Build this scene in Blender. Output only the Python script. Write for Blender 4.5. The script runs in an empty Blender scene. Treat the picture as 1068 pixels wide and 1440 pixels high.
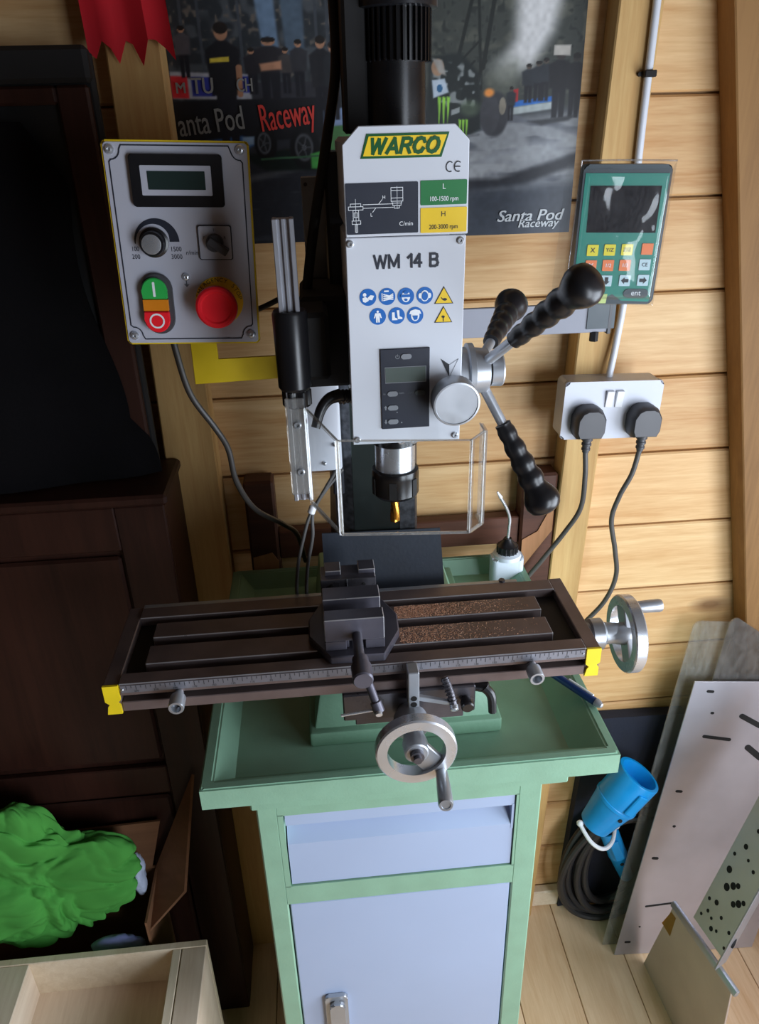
import bpy, bmesh, math, random
import numpy as np
from mathutils import Vector, Matrix, noise as mnoise

# ------------------------------------------------------------------ scene, camera, light
scene = bpy.context.scene
COL = scene.collection
Z0 = 1.12                      # table top of the mill above the floor; all z below are measured from that table top
V = Vector

def srgb(r, g, b):
    def f(c):
        c /= 255.0
        return c / 12.92 if c <= 0.04045 else ((c + 0.055) / 1.055) ** 2.4
    return (f(r), f(g), f(b), 1.0)

cam_data = bpy.data.cameras.new('camera')
cam = bpy.data.objects.new('camera', cam_data)
COL.objects.link(cam)
cam_data.sensor_fit = 'VERTICAL'
cam_data.sensor_height = 36.0
cam_data.lens = 36.0 * 1055.66 / 1440.0
cam_data.clip_start = 0.02
pitch, yaw, roll = 0.467615, -0.080144, 0.027362
_r = V((math.cos(yaw), math.sin(yaw), 0)); _f = V((-math.sin(yaw), math.cos(yaw), 0)); _d = V((0, 0, -1))
_f2 = _f * math.cos(pitch) + _d * math.sin(pitch)
_d2 = _d * math.cos(pitch) - _f * math.sin(pitch)
_r3 = _r * math.cos(roll) + _d2 * math.sin(roll)
_d3 = _d2 * math.cos(roll) - _r * math.sin(roll)
cm = Matrix((( _r3.x, -_d3.x, -_f2.x, 0.22650), (_r3.y, -_d3.y, -_f2.y, -0.63909), (_r3.z, -_d3.z, -_f2.z, 0.50527 + Z0), (0, 0, 0, 1)))
cam.matrix_world = cm
scene.camera = cam

scene.view_settings.view_transform = 'Standard'
scene.view_settings.look = 'None'
scene.view_settings.gamma = 1.0
scene.view_settings.use_curve_mapping = False
scene.view_settings.exposure = 0.0

world = bpy.data.worlds.new('sky')
scene.world = world
world.use_nodes = True
wn = world.node_tree.nodes
wn['Background'].inputs['Color'].default_value = (0.62, 0.74, 1.0, 1)
wn['Background'].inputs['Strength'].default_value = 1.0

def area(name, loc, target, sx, sy, power, color):
    d = bpy.data.lights.new(name, 'AREA')
    d.shape = 'RECTANGLE'; d.size = sx; d.size_y = sy; d.energy = power; d.color = color
    o = bpy.data.objects.new(name, d)
    COL.objects.link(o)
    o.location = (loc[0], loc[1], loc[2] + Z0)
    o.rotation_euler = (V(target) - V(loc)).to_track_quat('-Z', 'Y').to_euler()
    return o

# daylight through the side window; added fill from an unseen doorway further forward
area('window_daylight', (1.325, -0.36, -0.04), (0.0, -0.36, -0.04), 0.80, 0.80, 19.0, (0.82, 0.90, 1.0))
area('added_doorway_fill', (1.285, -1.35, -0.12), (0.62, 0.20, -0.15), 0.62, 1.30, 27.0, (0.82, 0.90, 1.0))

# ------------------------------------------------------------------ materials
MATS = {}

def new_mat(name):
    m = bpy.data.materials.new(name)
    m.use_nodes = True
    nt = m.node_tree
    return m, nt, nt.nodes['Principled BSDF']

def N(nt, kind, **kw):
    n = nt.nodes.new(kind)
    for k, v in kw.items():
        setattr(n, k, v)
    return n

def mat(name, col, rough=0.5, metal=0.0, var=0.12, scale=30.0, bump=0.0, bscale=200.0, spec=0.5, coat=0.0, rvar=0.1):
    m, nt, bs = new_mat(name)
    L = nt.links.new
    tc = N(nt, 'ShaderNodeTexCoord')
    nz = N(nt, 'ShaderNodeTexNoise'); nz.inputs['Scale'].default_value = scale; nz.inputs['Detail'].default_value = 4
    L(tc.outputs['Object'], nz.inputs['Vector'])
    rp = N(nt, 'ShaderNodeValToRGB')
    c = srgb(*col)
    lo = tuple(x * (1 - var) for x in c[:3]) + (1,)
    hi = tuple(min(1, x * (1 + var)) for x in c[:3]) + (1,)
    rp.color_ramp.elements[0].position = 0.3; rp.color_ramp.elements[0].color = lo
    rp.color_ramp.elements[1].position = 0.7; rp.color_ramp.elements[1].color = hi
    L(nz.outputs['Fac'], rp.inputs['Fac']); L(rp.outputs['Color'], bs.inputs['Base Color'])
    mr = N(nt, 'ShaderNodeMapRange')
    mr.inputs['To Min'].default_value = max(0.02, rough - rvar); mr.inputs['To Max'].default_value = min(1, rough + rvar)
    L(nz.outputs['Fac'], mr.inputs['Value']); L(mr.outputs['Result'], bs.inputs['Roughness'])
    bs.inputs['Metallic'].default_value = metal
    bs.inputs['Specular IOR Level'].default_value = spec
    bs.inputs['Coat Weight'].default_value = coat
    if bump > 0:
        n2 = N(nt, 'ShaderNodeTexNoise'); n2.inputs['Scale'].default_value = bscale; n2.inputs['Detail'].default_value = 3
        L(tc.outputs['Object'], n2.inputs['Vector'])
        bp = N(nt, 'ShaderNodeBump'); bp.inputs['Strength'].default_value = bump; bp.inputs['Distance'].default_value = 0.002
        L(n2.outputs['Fac'], bp.inputs['Height']); L(bp.outputs['Normal'], bs.inputs['Normal'])
    MATS[name] = m
    return m

def wood(name, c1, c2, axis='X', grain=60.0, stretch=14.0, rough=0.55, knots=True, bump=0.25, knotcol=(95, 58, 30), rnd=0.5):
    """boards: long grain along one axis, knots, and a different cut for each board"""
    m, nt, bs = new_mat(name)
    L = nt.links.new
    tc = N(nt, 'ShaderNodeTexCoord')
    oi = N(nt, 'ShaderNodeObjectInfo')
    add = N(nt, 'ShaderNodeVectorMath', operation='ADD')
    mul = N(nt, 'ShaderNodeVectorMath', operation='MULTIPLY')
    cmb = N(nt, 'ShaderNodeCombineXYZ')
    for i, k in enumerate((7.3, 3.1, 5.7)):
        mm = N(nt, 'ShaderNodeMath', operation='MULTIPLY'); mm.inputs[1].default_value = k
        L(oi.outputs['Random'], mm.inputs[0]); L(mm.outputs[0], cmb.inputs[i])
    L(tc.outputs['Object'], add.inputs[0]); L(cmb.outputs[0], add.inputs[1])
    sc = {'X': (1 / stretch, 1, 1), 'Y': (1, 1 / stretch, 1), 'Z': (1, 1, 1 / stretch)}[axis]
    mul.inputs[1].default_value = sc
    L(add.outputs[0], mul.inputs[0])
    n1 = N(nt, 'ShaderNodeTexNoise'); n1.inputs['Scale'].default_value = grain; n1.inputs['Detail'].default_value = 6; n1.inputs['Distortion'].default_value = 0.8
    L(mul.outputs[0], n1.inputs['Vector'])
    n2 = N(nt, 'ShaderNodeTexNoise'); n2.inputs['Scale'].default_value = 9.0; n2.inputs['Detail'].default_value = 2
    L(mul.outputs[0], n2.inputs['Vector'])
    n3 = N(nt, 'ShaderNodeTexNoise'); n3.inputs['Scale'].default_value = grain * 6; n3.inputs['Detail'].default_value = 3
    L(mul.outputs[0], n3.inputs['Vector'])
    r1 = N(nt, 'ShaderNodeValToRGB')
    r1.color_ramp.elements[0].position = 0.32; r1.color_ramp.elements[0].color = srgb(*c1)
    r1.color_ramp.elements[1].position = 0.62; r1.color_ramp.elements[1].color = srgb(*c2)
    mx0 = N(nt, 'ShaderNodeMath', operation='MULTIPLY_ADD'); mx0.inputs[1].default_value = 0.45
    mx1 = N(nt, 'ShaderNodeMath', operation='MULTIPLY'); mx1.inputs[1].default_value = 0.38
    L(n1.outputs['Fac'], mx1.inputs[0]); L(n2.outputs['Fac'], mx0.inputs[0]); L(mx1.outputs[0], mx0.inputs[2])
    mx2 = N(nt, 'ShaderNodeMath', operation='MULTIPLY_ADD'); mx2.inputs[1].default_value = 0.17
    L(n3.outputs['Fac'], mx2.inputs[0]); L(mx0.outputs[0], mx2.inputs[2])
    L(mx2.outputs[0], r1.inputs['Fac'])
    out = r1.outputs['Color']
    # board to board tone
    hv = N(nt, 'ShaderNodeHueSaturation')
    mr = N(nt, 'ShaderNodeMapRange'); mr.inputs['To Min'].default_value = 1 - 0.18 * rnd; mr.inputs['To Max'].default_value = 1 + 0.12 * rnd
    L(oi.outputs['Random'], mr.inputs['Value']); L(mr.outputs['Result'], hv.inputs['Value']); L(out, hv.inputs['Color'])
    out = hv.outputs['Color']
    if knots:
        m2 = N(nt, 'ShaderNodeVectorMath', operation='MULTIPLY')
        m2.inputs[1].default_value = {'X': (0.45, 0.02, 1), 'Y': (1, 0.45, 0.02), 'Z': (1, 0.02, 0.45)}[axis]
        L(add.outputs[0], m2.inputs[0])
        vo = N(nt, 'ShaderNodeTexVoronoi'); vo.inputs['Scale'].default_value = 5.0
        L(m2.outputs[0], vo.inputs['Vector'])
        kr = N(nt, 'ShaderNodeValToRGB')
        kr.color_ramp.elements[0].position = 0.03; kr.color_ramp.elements[0].color = (0.8, 0.8, 0.8, 1)
        kr.color_ramp.elements[1].position = 0.11; kr.color_ramp.elements[1].color = (0, 0, 0, 1)
        L(vo.outputs['Distance'], kr.inputs['Fac'])
        km = N(nt, 'ShaderNodeMixRGB'); km.inputs['Color2'].default_value = srgb(*knotcol)
        L(kr.outputs['Color'], km.inputs['Fac']); L(out, km.inputs['Color1'])
        out = km.outputs['Color']
    L(out, bs.inputs['Base Color'])
    bs.inputs['Roughness'].default_value = rough
    bs.inputs['Specular IOR Level'].default_value = 0.3
    bp = N(nt, 'ShaderNodeBump'); bp.inputs['Strength'].default_value = bump; bp.inputs['Distance'].default_value = 0.001
    L(mx2.outputs[0], bp.inputs['Height']); L(bp.outputs['Normal'], bs.inputs['Normal'])
    MATS[name] = m
    return m

def clear(name, tint=(0.97, 0.98, 0.98), gloss=0.08, haze=0.0, hazecol=(0.8, 0.8, 0.8), rough=0.05):
    """thin clear plastic: lets light straight through, mirrors a little at its surface"""
    m, nt, bs = new_mat(name)
    L = nt.links.new
    nt.nodes.remove(bs)
    out = nt.nodes['Material Output']
    tr = N(nt, 'ShaderNodeBsdfTransparent'); tr.inputs['Color'].default_value = tint + (1,)
    gl = N(nt, 'ShaderNodeBsdfGlossy'); gl.inputs['Roughness'].default_value = rough
    df = N(nt, 'ShaderNodeBsdfDiffuse'); df.inputs['Color'].default_value = hazecol + (1,)
    lw = N(nt, 'ShaderNodeLayerWeight'); lw.inputs['Blend'].default_value = 0.25
    ma = N(nt, 'ShaderNodeMath', operation='MULTIPLY_ADD'); ma.inputs[1].default_value = gloss; ma.inputs[2].default_value = gloss * 0.15; ma.use_clamp = True
    L(lw.outputs['Fresnel'], ma.inputs[0])
    nz = N(nt, 'ShaderNodeTexNoise'); nz.inputs['Scale'].default_value = 25
    mh = N(nt, 'ShaderNodeMath', operation='MULTIPLY'); mh.inputs[1].default_value = haze * 2
    L(nz.outputs['Fac'], mh.inputs[0])
    mx = N(nt, 'ShaderNodeMixShader'); L(mh.outputs[0], mx.inputs['Fac']); L(tr.outputs[0], mx.inputs[1]); L(df.outputs[0], mx.inputs[2])
    m2 = N(nt, 'ShaderNodeMixShader'); L(ma.outputs[0], m2.inputs['Fac']); L(mx.outputs[0], m2.inputs[1]); L(gl.outputs[0], m2.inputs[2])
    L(m2.outputs[0], out.inputs['Surface'])
    MATS[name] = m
    return m

wood('plank_wood', (192, 140, 84), (233, 199, 148), 'X', rough=0.5)
wood('post_wood', (182, 138, 84), (210, 176, 118), 'Z', rough=0.65, knots=False, rnd=0.2)
wood('brace_wood', (120, 86, 50), (150, 112, 68), 'Z', rough=0.65, rnd=0.2)
wood('dark_boarding', (60, 46, 34), (84, 66, 50), 'X', rough=0.8, knots=False)
wood('floor_wood', (212, 172, 130), (240, 210, 174), 'Y', rough=0.6)
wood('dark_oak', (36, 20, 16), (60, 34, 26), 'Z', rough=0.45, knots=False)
wood('frame_oak', (58, 36, 28), (92, 58, 44), 'X', rough=0.5, knots=False)
wood('bare_oak', (150, 106, 70), (182, 132, 92), 'Z', rough=0.6, knots=False)
wood('ply_wood', (212, 188, 162), (238, 220, 198), 'Y', rough=0.6, knots=False)
wood('pale_pine', (214, 192, 160), (240, 224, 198), 'Y', rough=0.6, knots=True)
wood('cardboard', (112, 78, 54), (134, 94, 66), 'X', grain=40, rough=0.8, knots=False, bump=0.05, rnd=0.2)
mat('green_paint', (134, 174, 148), 0.42, var=0.06, bump=0.08, bscale=350)
mat('green_casting', (128, 170, 142), 0.5, var=0.08, bump=0.15, bscale=220)
mat('blue_grey_paint', (164, 180, 208), 0.38, var=0.03, scale=6)
mat('white_paint', (206, 210, 218), 0.35, var=0.03, scale=6)
mat('dark_paint', (40, 42, 48), 0.4, var=0.1)
mat('black_paint', (18, 18, 20), 0.28, var=0.1)
mat('black_plastic', (24, 24, 27), 0.32, var=0.1)
mat('matt_black', (16, 15, 16), 0.75, var=0.15)
mat('black_rubber', (34, 42, 54), 0.6, var=0.2, scale=14, bump=0.1)
mat('coil_black', (46, 44, 45), 0.5)
mat('cable_black', (20, 20, 22), 0.5)
mat('cable_grey', (78, 76, 74), 0.5)
mat('plug_grey', (66, 66, 70), 0.45, var=0.05)
mat('white_plastic', (226, 228, 232), 0.35, var=0.02)
mat('socket_grey', (188, 192, 204), 0.3, var=0.02, scale=5)
mat('pvc_white', (212, 216, 224), 0.35, var=0.02)
mat('ground_iron', (118, 104, 102), 0.36, 0.5, var=0.2, scale=18, bump=0.04, bscale=600)
mat('slot_iron', (34, 30, 30), 0.55, 0.5, var=0.3, scale=22)
mat('oiled_steel', (92, 90, 96), 0.3, 0.6, var=0.2, scale=30)
mat('vise_steel', (86, 84, 94), 0.34, 0.4, var=0.22, scale=26)
mat('bright_steel', (208, 212, 218), 0.27, 0.75, var=0.08)
mat('satin_steel', (172, 176, 182), 0.36, 0.65, var=0.08)
mat('aluminium', (178, 180, 188), 0.38, 0.7, var=0.06, scale=14)
mat('sheet_aluminium', (182, 180, 190), 0.34, 0.65, var=0.16, scale=5)
mat('perforated_metal', (200, 195, 190), 0.5, 0.25, var=0.12, scale=8)
mat('tan_metal', (190, 174, 162), 0.5, 0.25, var=0.1, scale=10)
mat('scraped_iron', (72, 74, 78), 0.35, 0.6, var=0.5, scale=160)
mat('polished_way', (64, 72, 70), 0.22, 0.7, var=0.25, scale=6)
mat('gold_tool', (206, 150, 62), 0.25, 1.0, var=0.1)
mat('yellow_paint', (236, 208, 28), 0.45, var=0.05)
mat('bracket_yellow', (216, 184, 24), 0.45, var=0.06)
mat('red_plastic', (238, 30, 44), 0.35, var=0.04)
mat('green_plastic', (46, 172, 78), 0.35, var=0.04)
mat('amber_plastic', (214, 128, 28), 0.3, var=0.05)
mat('panel_grey', (180, 182, 194), 0.42, 0.0, var=0.03, scale=8)
mat('lcd_dark', (38, 52, 50), 0.15, var=0.03)
mat('lcd_grey', (92, 102, 98), 0.2, var=0.03)
mat('ink_black', (28, 30, 36), 0.5, var=0.02)
mat('ink_white', (232, 236, 240), 0.5, var=0.01)
mat('ink_blue', (22, 100, 180), 0.4, var=0.02)
mat('ink_green', (34, 116, 62), 0.4, var=0.02)
mat('ink_logo_green', (20, 84, 40), 0.4, var=0.02)
mat('ink_yellow', (238, 200, 40), 0.4, var=0.02)
mat('ink_navy', (38, 42, 54), 0.4, var=0.02)
mat('ink_grey', (128, 132, 138), 0.4, var=0.02)
mat('dro_case', (62, 72, 78), 0.45, var=0.04)
mat('dro_teal', (34, 128, 112), 0.4, var=0.03, scale=8)
mat('dro_screen', (20, 18, 24), 0.2, var=0.05, spec=0.3)
mat('bar_grey', (140, 142, 152), 0.55, var=0.04)
mat('key_yellow', (226, 210, 48), 0.45, var=0.02)
mat('key_orange', (236, 128, 74), 0.45, var=0.02)
mat('key_white', (190, 214, 222), 0.45, var=0.02)
mat('key_lime', (186, 204, 130), 0.45, var=0.02)
mat('blue_plastic', (12, 144, 214), 0.38, var=0.05)
mat('translucent_white', (216, 226, 236), 0.4, var=0.02)
mat('red_cloth', (196, 16, 34), 0.85, var=0.1, scale=12)
mat('green_cloth', (84, 164, 74), 0.9, var=0.12, scale=9, bump=0.2, bscale=900, spec=0.1)
mat('green_cloth_lit', (92, 172, 108), 0.9, var=0.1, scale=9, bump=0.2, bscale=900, spec=0.1)  # lighter copy of the green cloth, stronger light put into its colour
mat('box_grey', (86, 88, 94), 0.5)
mat('bag_white', (196, 206, 232), 0.3, var=0.1)
mat('bag_violet', (150, 158, 220), 0.3, var=0.2, scale=10)
mat('navy_fabric', (26, 30, 44), 0.85, var=0.2, scale=20, bump=0.2)
mat('black_fabric', (12, 11, 13), 0.95, var=0.3, scale=8, bump=0.2, spec=0.1)
mat('edge_highlight', (190, 190, 194), 0.3, 0.6)  # brighter metal for bevels: chamfer highlights put into the colour
mat('rule_steel', (128, 128, 136), 0.4, 0.5)
mat('control_cable', (54, 50, 47), 0.45)
mat('swarf', (228, 180, 150), 0.5, 0.2, var=0.3, scale=300)
mat('orange_tape', (196, 146, 62), 0.6, var=0.08)
mat('pen_blue', (30, 62, 120), 0.3, var=0.05)
mat('hole_dark', (22, 20, 20), 0.9, var=0.1)
mat('brown_insulation', (86, 56, 46), 0.5, var=0.1)
clear('acrylic', gloss=0.09, haze=0.0)
clear('acrylic_edge', tint=(0.86, 0.84, 0.80), gloss=0.5, haze=0.22, hazecol=(0.75, 0.75, 0.76), rough=0.12)
clear('film', tint=(0.96, 0.97, 0.97), gloss=0.25, haze=0.03, rough=0.07)
clear('dusty_acrylic', tint=(0.86, 0.88, 0.85), gloss=0.2, haze=0.13, hazecol=(0.55, 0.55, 0.52), rough=0.2)
clear('smoked_acrylic', tint=(0.62, 0.60, 0.58), gloss=0.2, haze=0.16, hazecol=(0.42, 0.40, 0.38), rough=0.2)

# ------------------------------------------------------------------ mesh builder
class B:
    """collects shapes into one mesh; M places local shapes in the room"""
    def __init__(self, M=None):
        self.bm = bmesh.new(); self.M = M; self.mi = 0; self.lk = 0

    def _v(self, co):
        co = V(co)
        return self.bm.verts.new(self.M @ co if self.M else co)

    def poly(self, verts, faces):
        vs = [self._v(v) for v in verts]
        out = []
        for f in faces:
            try:
                fc = self.bm.faces.new([vs[i] for i in f]); fc.material_index = self.mi; out.append(fc)
            except ValueError:
                pass
        return vs, out

    def hexa(self, p, bevel=0.0, seg=1, edge=None):
        """eight corners: bottom loop 0-3 then top loop 4-7"""
        vs, fs = self.poly(p, [(3, 2, 1, 0), (4, 5, 6, 7), (0, 1, 5, 4), (1, 2, 6, 5), (2, 3, 7, 6), (3, 0, 4, 7)])
        if bevel > 0:
            es = list({e for f in fs for e in f.edges})
            r = bmesh.ops.bevel(self.bm, geom=es, offset=bevel, segments=seg, affect='EDGES', profile=0.5)
            for f in r['faces']:
                f.material_index = self.mi if edge is None else edge
        return self

    def box(self, a, b, bevel=0.0, seg=1, edge=None):
        x0, y0, z0 = a; x1, y1, z1 = b
        if x0 > x1: x0, x1 = x1, x0
        if y0 > y1: y0, y1 = y1, y0
        if z0 > z1: z0, z1 = z1, z0
        return self.hexa([(x0, y0, z0), (x1, y0, z0), (x1, y1, z0), (x0, y1, z0), (x0, y0, z1), (x1, y0, z1), (x1, y1, z1), (x0, y1, z1)], bevel, seg, edge)

    def lathe(self, p0, axis, prof, n=28, caps=True):
        """profile of (distance along axis, radius)"""
        p0 = V(p0); ax = V(axis).normalized()
        up = V((0, 0, 1)) if abs(ax.z) < 0.9 else V((1, 0, 0))
        u = ax.cross(up).normalized(); w = ax.cross(u)
        vs = []
        for d, r in prof:
            for k in range(n):
                t = 2 * math.pi * k / n
                vs.append(p0 + ax * d + (u * math.cos(t) + w * math.sin(t)) * max(r, 1e-5))
        fs = []
        m = len(prof)
        for i in range(m - 1):
            for k in range(n):
                k2 = (k + 1) % n
                fs.append((i * n + k, (i + 1) * n + k, (i + 1) * n + k2, i * n + k2))
        if caps:
            fs.append(tuple(range(n)))
            fs.append(tuple((m - 1) * n + k for k in reversed(range(n))))
        self.poly(vs, fs)
        return self

    def cyl(self, p0, p1, r0, r1=None, n=24, ch=0.0):
        p0 = V(p0); p1 = V(p1); L = (p1 - p0).length
        r1 = r0 if r1 is None else r1
        prof = [(0, r0), (L, r1)] if ch <= 0 else [(0, r0 - ch), (ch, r0), (L - ch, r1), (L, r1 - ch)]
        return self.lathe(p0, p1 - p0, prof, n)

    def ring(self, p0, axis, r_out, r_in, h, n=40, ch=0.001):
        p0 = V(p0)
        prof = [(0, r_in), (0, r_out - ch), (ch, r_out), (h - ch, r_out), (h, r_out - ch), (h, r_in), (0, r_in)]
        return self.lathe(p0, axis, prof, n, caps=False)

    def sphere(self, c, r, n=16, m=10, s=(1, 1, 1)):
        vs = []; fs = []
        c = V(c)
        for i in range(m + 1):
            a = math.pi * i / m
            for k in range(n):
                t = 2 * math.pi * k / n
                vs.append(c + V((s[0] * r * math.sin(a) * math.cos(t), s[1] * r * math.sin(a) * math.sin(t), s[2] * r * math.cos(a))))
        for i in range(m):
            for k in range(n):
                k2 = (k + 1) % n
                fs.append((i * n + k, (i + 1) * n + k, (i + 1) * n + k2, i * n + k2))
        self.poly(vs, fs)
        bmesh.ops.remove_doubles(self.bm, verts=self.bm.verts[:], dist=1e-6)
        return self

    def prism(self, pts, o, u, w, depth, bevel=0.0):
        """polygon (x along u, y along w) pushed by depth along u x w"""
        o = V(o); u = V(u).normalized(); w = V(w).normalized(); nn = u.cross(w)
        k = len(pts)
        a = [o + u * x + w * y for x, y in pts]
        b = [p + nn * depth for p in a]
        fs = [tuple(reversed(range(k))), tuple(range(k, 2 * k))] + [(i, (i + 1) % k, (i + 1) % k + k, i + k) for i in range(k)]
        vs, f = self.poly(a + b, fs)
        if bevel > 0:
            es = list({e for q in f for e in q.edges})
            bmesh.ops.bevel(self.bm, geom=es, offset=bevel, segments=1, affect='EDGES')
        return self

    def tube(self, pts, r, n=10, sub=8, caps=True, rfun=None):
        P = spline(pts, sub) if sub > 1 else [V(p) for p in pts]
        T = []
        for i in range(len(P)):
            a = P[max(i - 1, 0)]; b = P[min(i + 1, len(P) - 1)]
            T.append((b - a).normalized())
        u = T[0].orthogonal().normalized()
        vs = []
        for i, p in enumerate(P):
            u = (u - T[i] * u.dot(T[i])).normalized()
            w = T[i].cross(u)
            rr = r if rfun is None else rfun(i / (len(P) - 1))
            for k in range(n):
                t = 2 * math.pi * k / n
                vs.append(p + (u * math.cos(t) + w * math.sin(t)) * rr)
        fs = []
        for i in range(len(P) - 1):
            for k in range(n):
                k2 = (k + 1) % n
                fs.append((i * n + k, i * n + k2, (i + 1) * n + k2, (i + 1) * n + k))
        if caps:
            fs.append(tuple(reversed(range(n)))); fs.append(tuple((len(P) - 1) * n + k for k in range(n)))
        self.poly(vs, fs)
        return self

    def flat(self, pts, z=0.0):
        """flat polygon in local x, y (used with a face frame M)"""
        self.poly([(x, y, z) for x, y in pts], [tuple(range(len(pts)))])
        return self

    def disc(self, c, r, z=0.0, n=24, rx=None):
        return self.flat([(c[0] + (rx or r) * math.cos(2 * math.pi * k / n), c[1] + r * math.sin(2 * math.pi * k / n)) for k in range(n)], z)

    def line(self, pts, w, z=0.0, closed=False):
        q = list(pts) + ([pts[0]] if closed else [])
        for k, (a, b) in enumerate(zip(q[:-1], q[1:])):
            a = V((a[0], a[1])); b = V((b[0], b[1])); d = (b - a)
            if d.length < 1e-7: continue
            d.normalize(); nn = V((-d.y, d.x)) * w / 2; e = d * w * 0.4
            self.flat([tuple(a - nn - e), tuple(b - nn + e), tuple(b + nn + e), tuple(a + nn - e)], z + (k + self.lk) * 1.2e-5)
        self.lk = (self.lk + len(q)) % 40
        return self

    def slab(self, pts, z0, z1, bevel=0.0):
        """polygon in local x, y with thickness z0..z1"""
        return self.prism(pts, (0, 0, z0), (1, 0, 0), (0, 1, 0), z1 - z0, bevel)


def spline(pts, sub=8):
    P = [V(p) for p in pts]
    if len(P) < 3: return P
    out = []
    for i in range(len(P) - 1):
        p0 = P[i - 1] if i else P[0] * 2 - P[1]
        p1, p2 = P[i], P[i + 1]
        p3 = P[i + 2] if i + 2 < len(P) else P[-1] * 2 - P[-2]
        for s in range(sub):
            t = s / sub
            out.append(0.5 * ((2 * p1) + (p2 - p0) * t + (2 * p0 - 5 * p1 + 4 * p2 - p3) * t * t + (3 * p1 - p0 - 3 * p2 + p3) * t ** 3))
    out.append(P[-1])
    return out


def rrect(x0, y0, x1, y1, r, k=5):
    out = []
    for cx, cy, a0 in ((x1 - r, y1 - r, 0), (x0 + r, y1 - r, 90), (x0 + r, y0 + r, 180), (x1 - r, y0 + r, 270)):
        for i in range(k + 1):
            a = math.radians(a0 + 90 * i / k)
            out.append((cx + r * math.cos(a), cy + r * math.sin(a)))
    return out


def face_frame(c, roll_cw=0.0, yaw=0.0, tilt=0.0):
    """local x right, y up, z towards the viewer, for something facing -Y"""
    M = Matrix(((1, 0, 0, c[0]), (0, 0, -1, c[1]), (0, 1, 0, c[2]), (0, 0, 0, 1)))
    return M @ Matrix.Rotation(math.radians(yaw), 4, 'Y') @ Matrix.Rotation(math.radians(tilt), 4, 'X') @ Matrix.Rotation(-math.radians(roll_cw), 4, 'Z')

BASE = {}

def mesh_from(name, b, base, mats, sharp=32):
    me = bpy.data.meshes.new(name)
    bmesh.ops.recalc_face_normals(b.bm, faces=b.bm.faces[:])
    bmesh.ops.translate(b.bm, verts=b.bm.verts[:], vec=-V(base))
    b.bm.to_mesh(me); b.bm.free()
    for m in (mats if isinstance(mats, (list, tuple)) else [mats]):
        me.materials.append(MATS[m])
    me.polygons.foreach_set('use_smooth', [True] * len(me.polygons))
    me.set_sharp_from_angle(angle=math.radians(sharp))
    return me

def tag(o, label=None, cat=None, group=None, kind=None):
    if label: o['label'] = label
    if cat: o['category'] = cat
    if group: o['group'] = group
    if kind: o['kind'] = kind
    return o

def thing(name, base, label, cat, group=None, kind=None):
    o = bpy.data.objects.new(name, None)
    o.empty_display_size = 0.05
    COL.objects.link(o)
    o.location = V(base) + V((0, 0, Z0))
    BASE[o] = V(base)
    return tag(o, label, cat, group, kind)

def part(name, b, mats, parent, label=None, sharp=32, kind=None):
    base = BASE[parent]
    o = bpy.data.objects.new(name, mesh_from(name, b, base, mats, sharp))
    COL.objects.link(o); o.parent = parent
    # parents of sub-parts sit at the root's base already
    BASE[o] = base
    if label: o['label'] = label
    if kind: o['kind'] = kind
    return o

def single(name, b, mats, base, label=None, cat=None, group=None, kind=None, sharp=32):
    o = bpy.data.objects.new(name, mesh_from(name, b, base, mats, sharp))
    COL.objects.link(o); o.location = V(base) + V((0, 0, Z0))
    BASE[o] = V(base)
    return tag(o, label, cat, group, kind)

_txt = {}
STROKES = {   # block capitals drawn with a flat pen: unit height, (width, strokes)
    'W': (1.15, [[(0, 1), (.28, 0), (.575, .95), (.87, 0), (1.15, 1)]]), 'A': (.86, [[(0, 0), (.43, 1), (.86, 0)], [(.17, .30), (.69, .30)]]),
    'R': (.76, [[(0, 0), (0, 1), (.45, 1), (.66, .93), (.72, .76), (.66, .58), (.45, .50), (0, .50)], [(.42, .50), (.76, 0)]]),
    'C': (.84, [[(.80, .74), (.68, .93), (.44, 1.0), (.18, .92), (.03, .68), (0, .5), (.03, .32), (.18, .08), (.44, 0), (.68, .07), (.80, .26)]]),
    'O': (.88, [[(.44, 1), (.18, .92), (.03, .70), (0, .5), (.03, .30), (.18, .08), (.44, 0), (.70, .08), (.85, .30), (.88, .5), (.85, .70), (.70, .92), (.44, 1)]]),
    'M': (.92, [[(0, 0), (0, 1), (.46, .12), (.92, 1), (.92, 0)]]), '1': (.34, [[(0, .74), (.34, 1), (.34, 0)]]), '4': (.68, [[(.50, 0), (.50, 1), (0, .32), (.68, .32)]]),
    'B': (.72, [[(0, 0), (0, 1), (.42, 1), (.62, .93), (.66, .77), (.60, .60), (.42, .53), (0, .53)], [(.42, .53), (.64, .45), (.72, .27), (.64, .08), (.42, 0), (0, 0)]]), ' ': (.34, [])}
def block_text(b, s, h, c, pen, z, sx=1.0, shear=0.0, gap=0.26):
    tot = sum(STROKES[k][0] for k in s) + gap * (len(s) - 1)
    x = -tot / 2
    for i, k in enumerate(s):
        wd, st = STROKES[k]
        for l in st:
            b.line([(c[0] + ((x + u) + shear * (v - .5)) * h * sx, c[1] + (v - .5) * h) for u, v in l], pen, z)
        x += wd + gap
    return b

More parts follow.
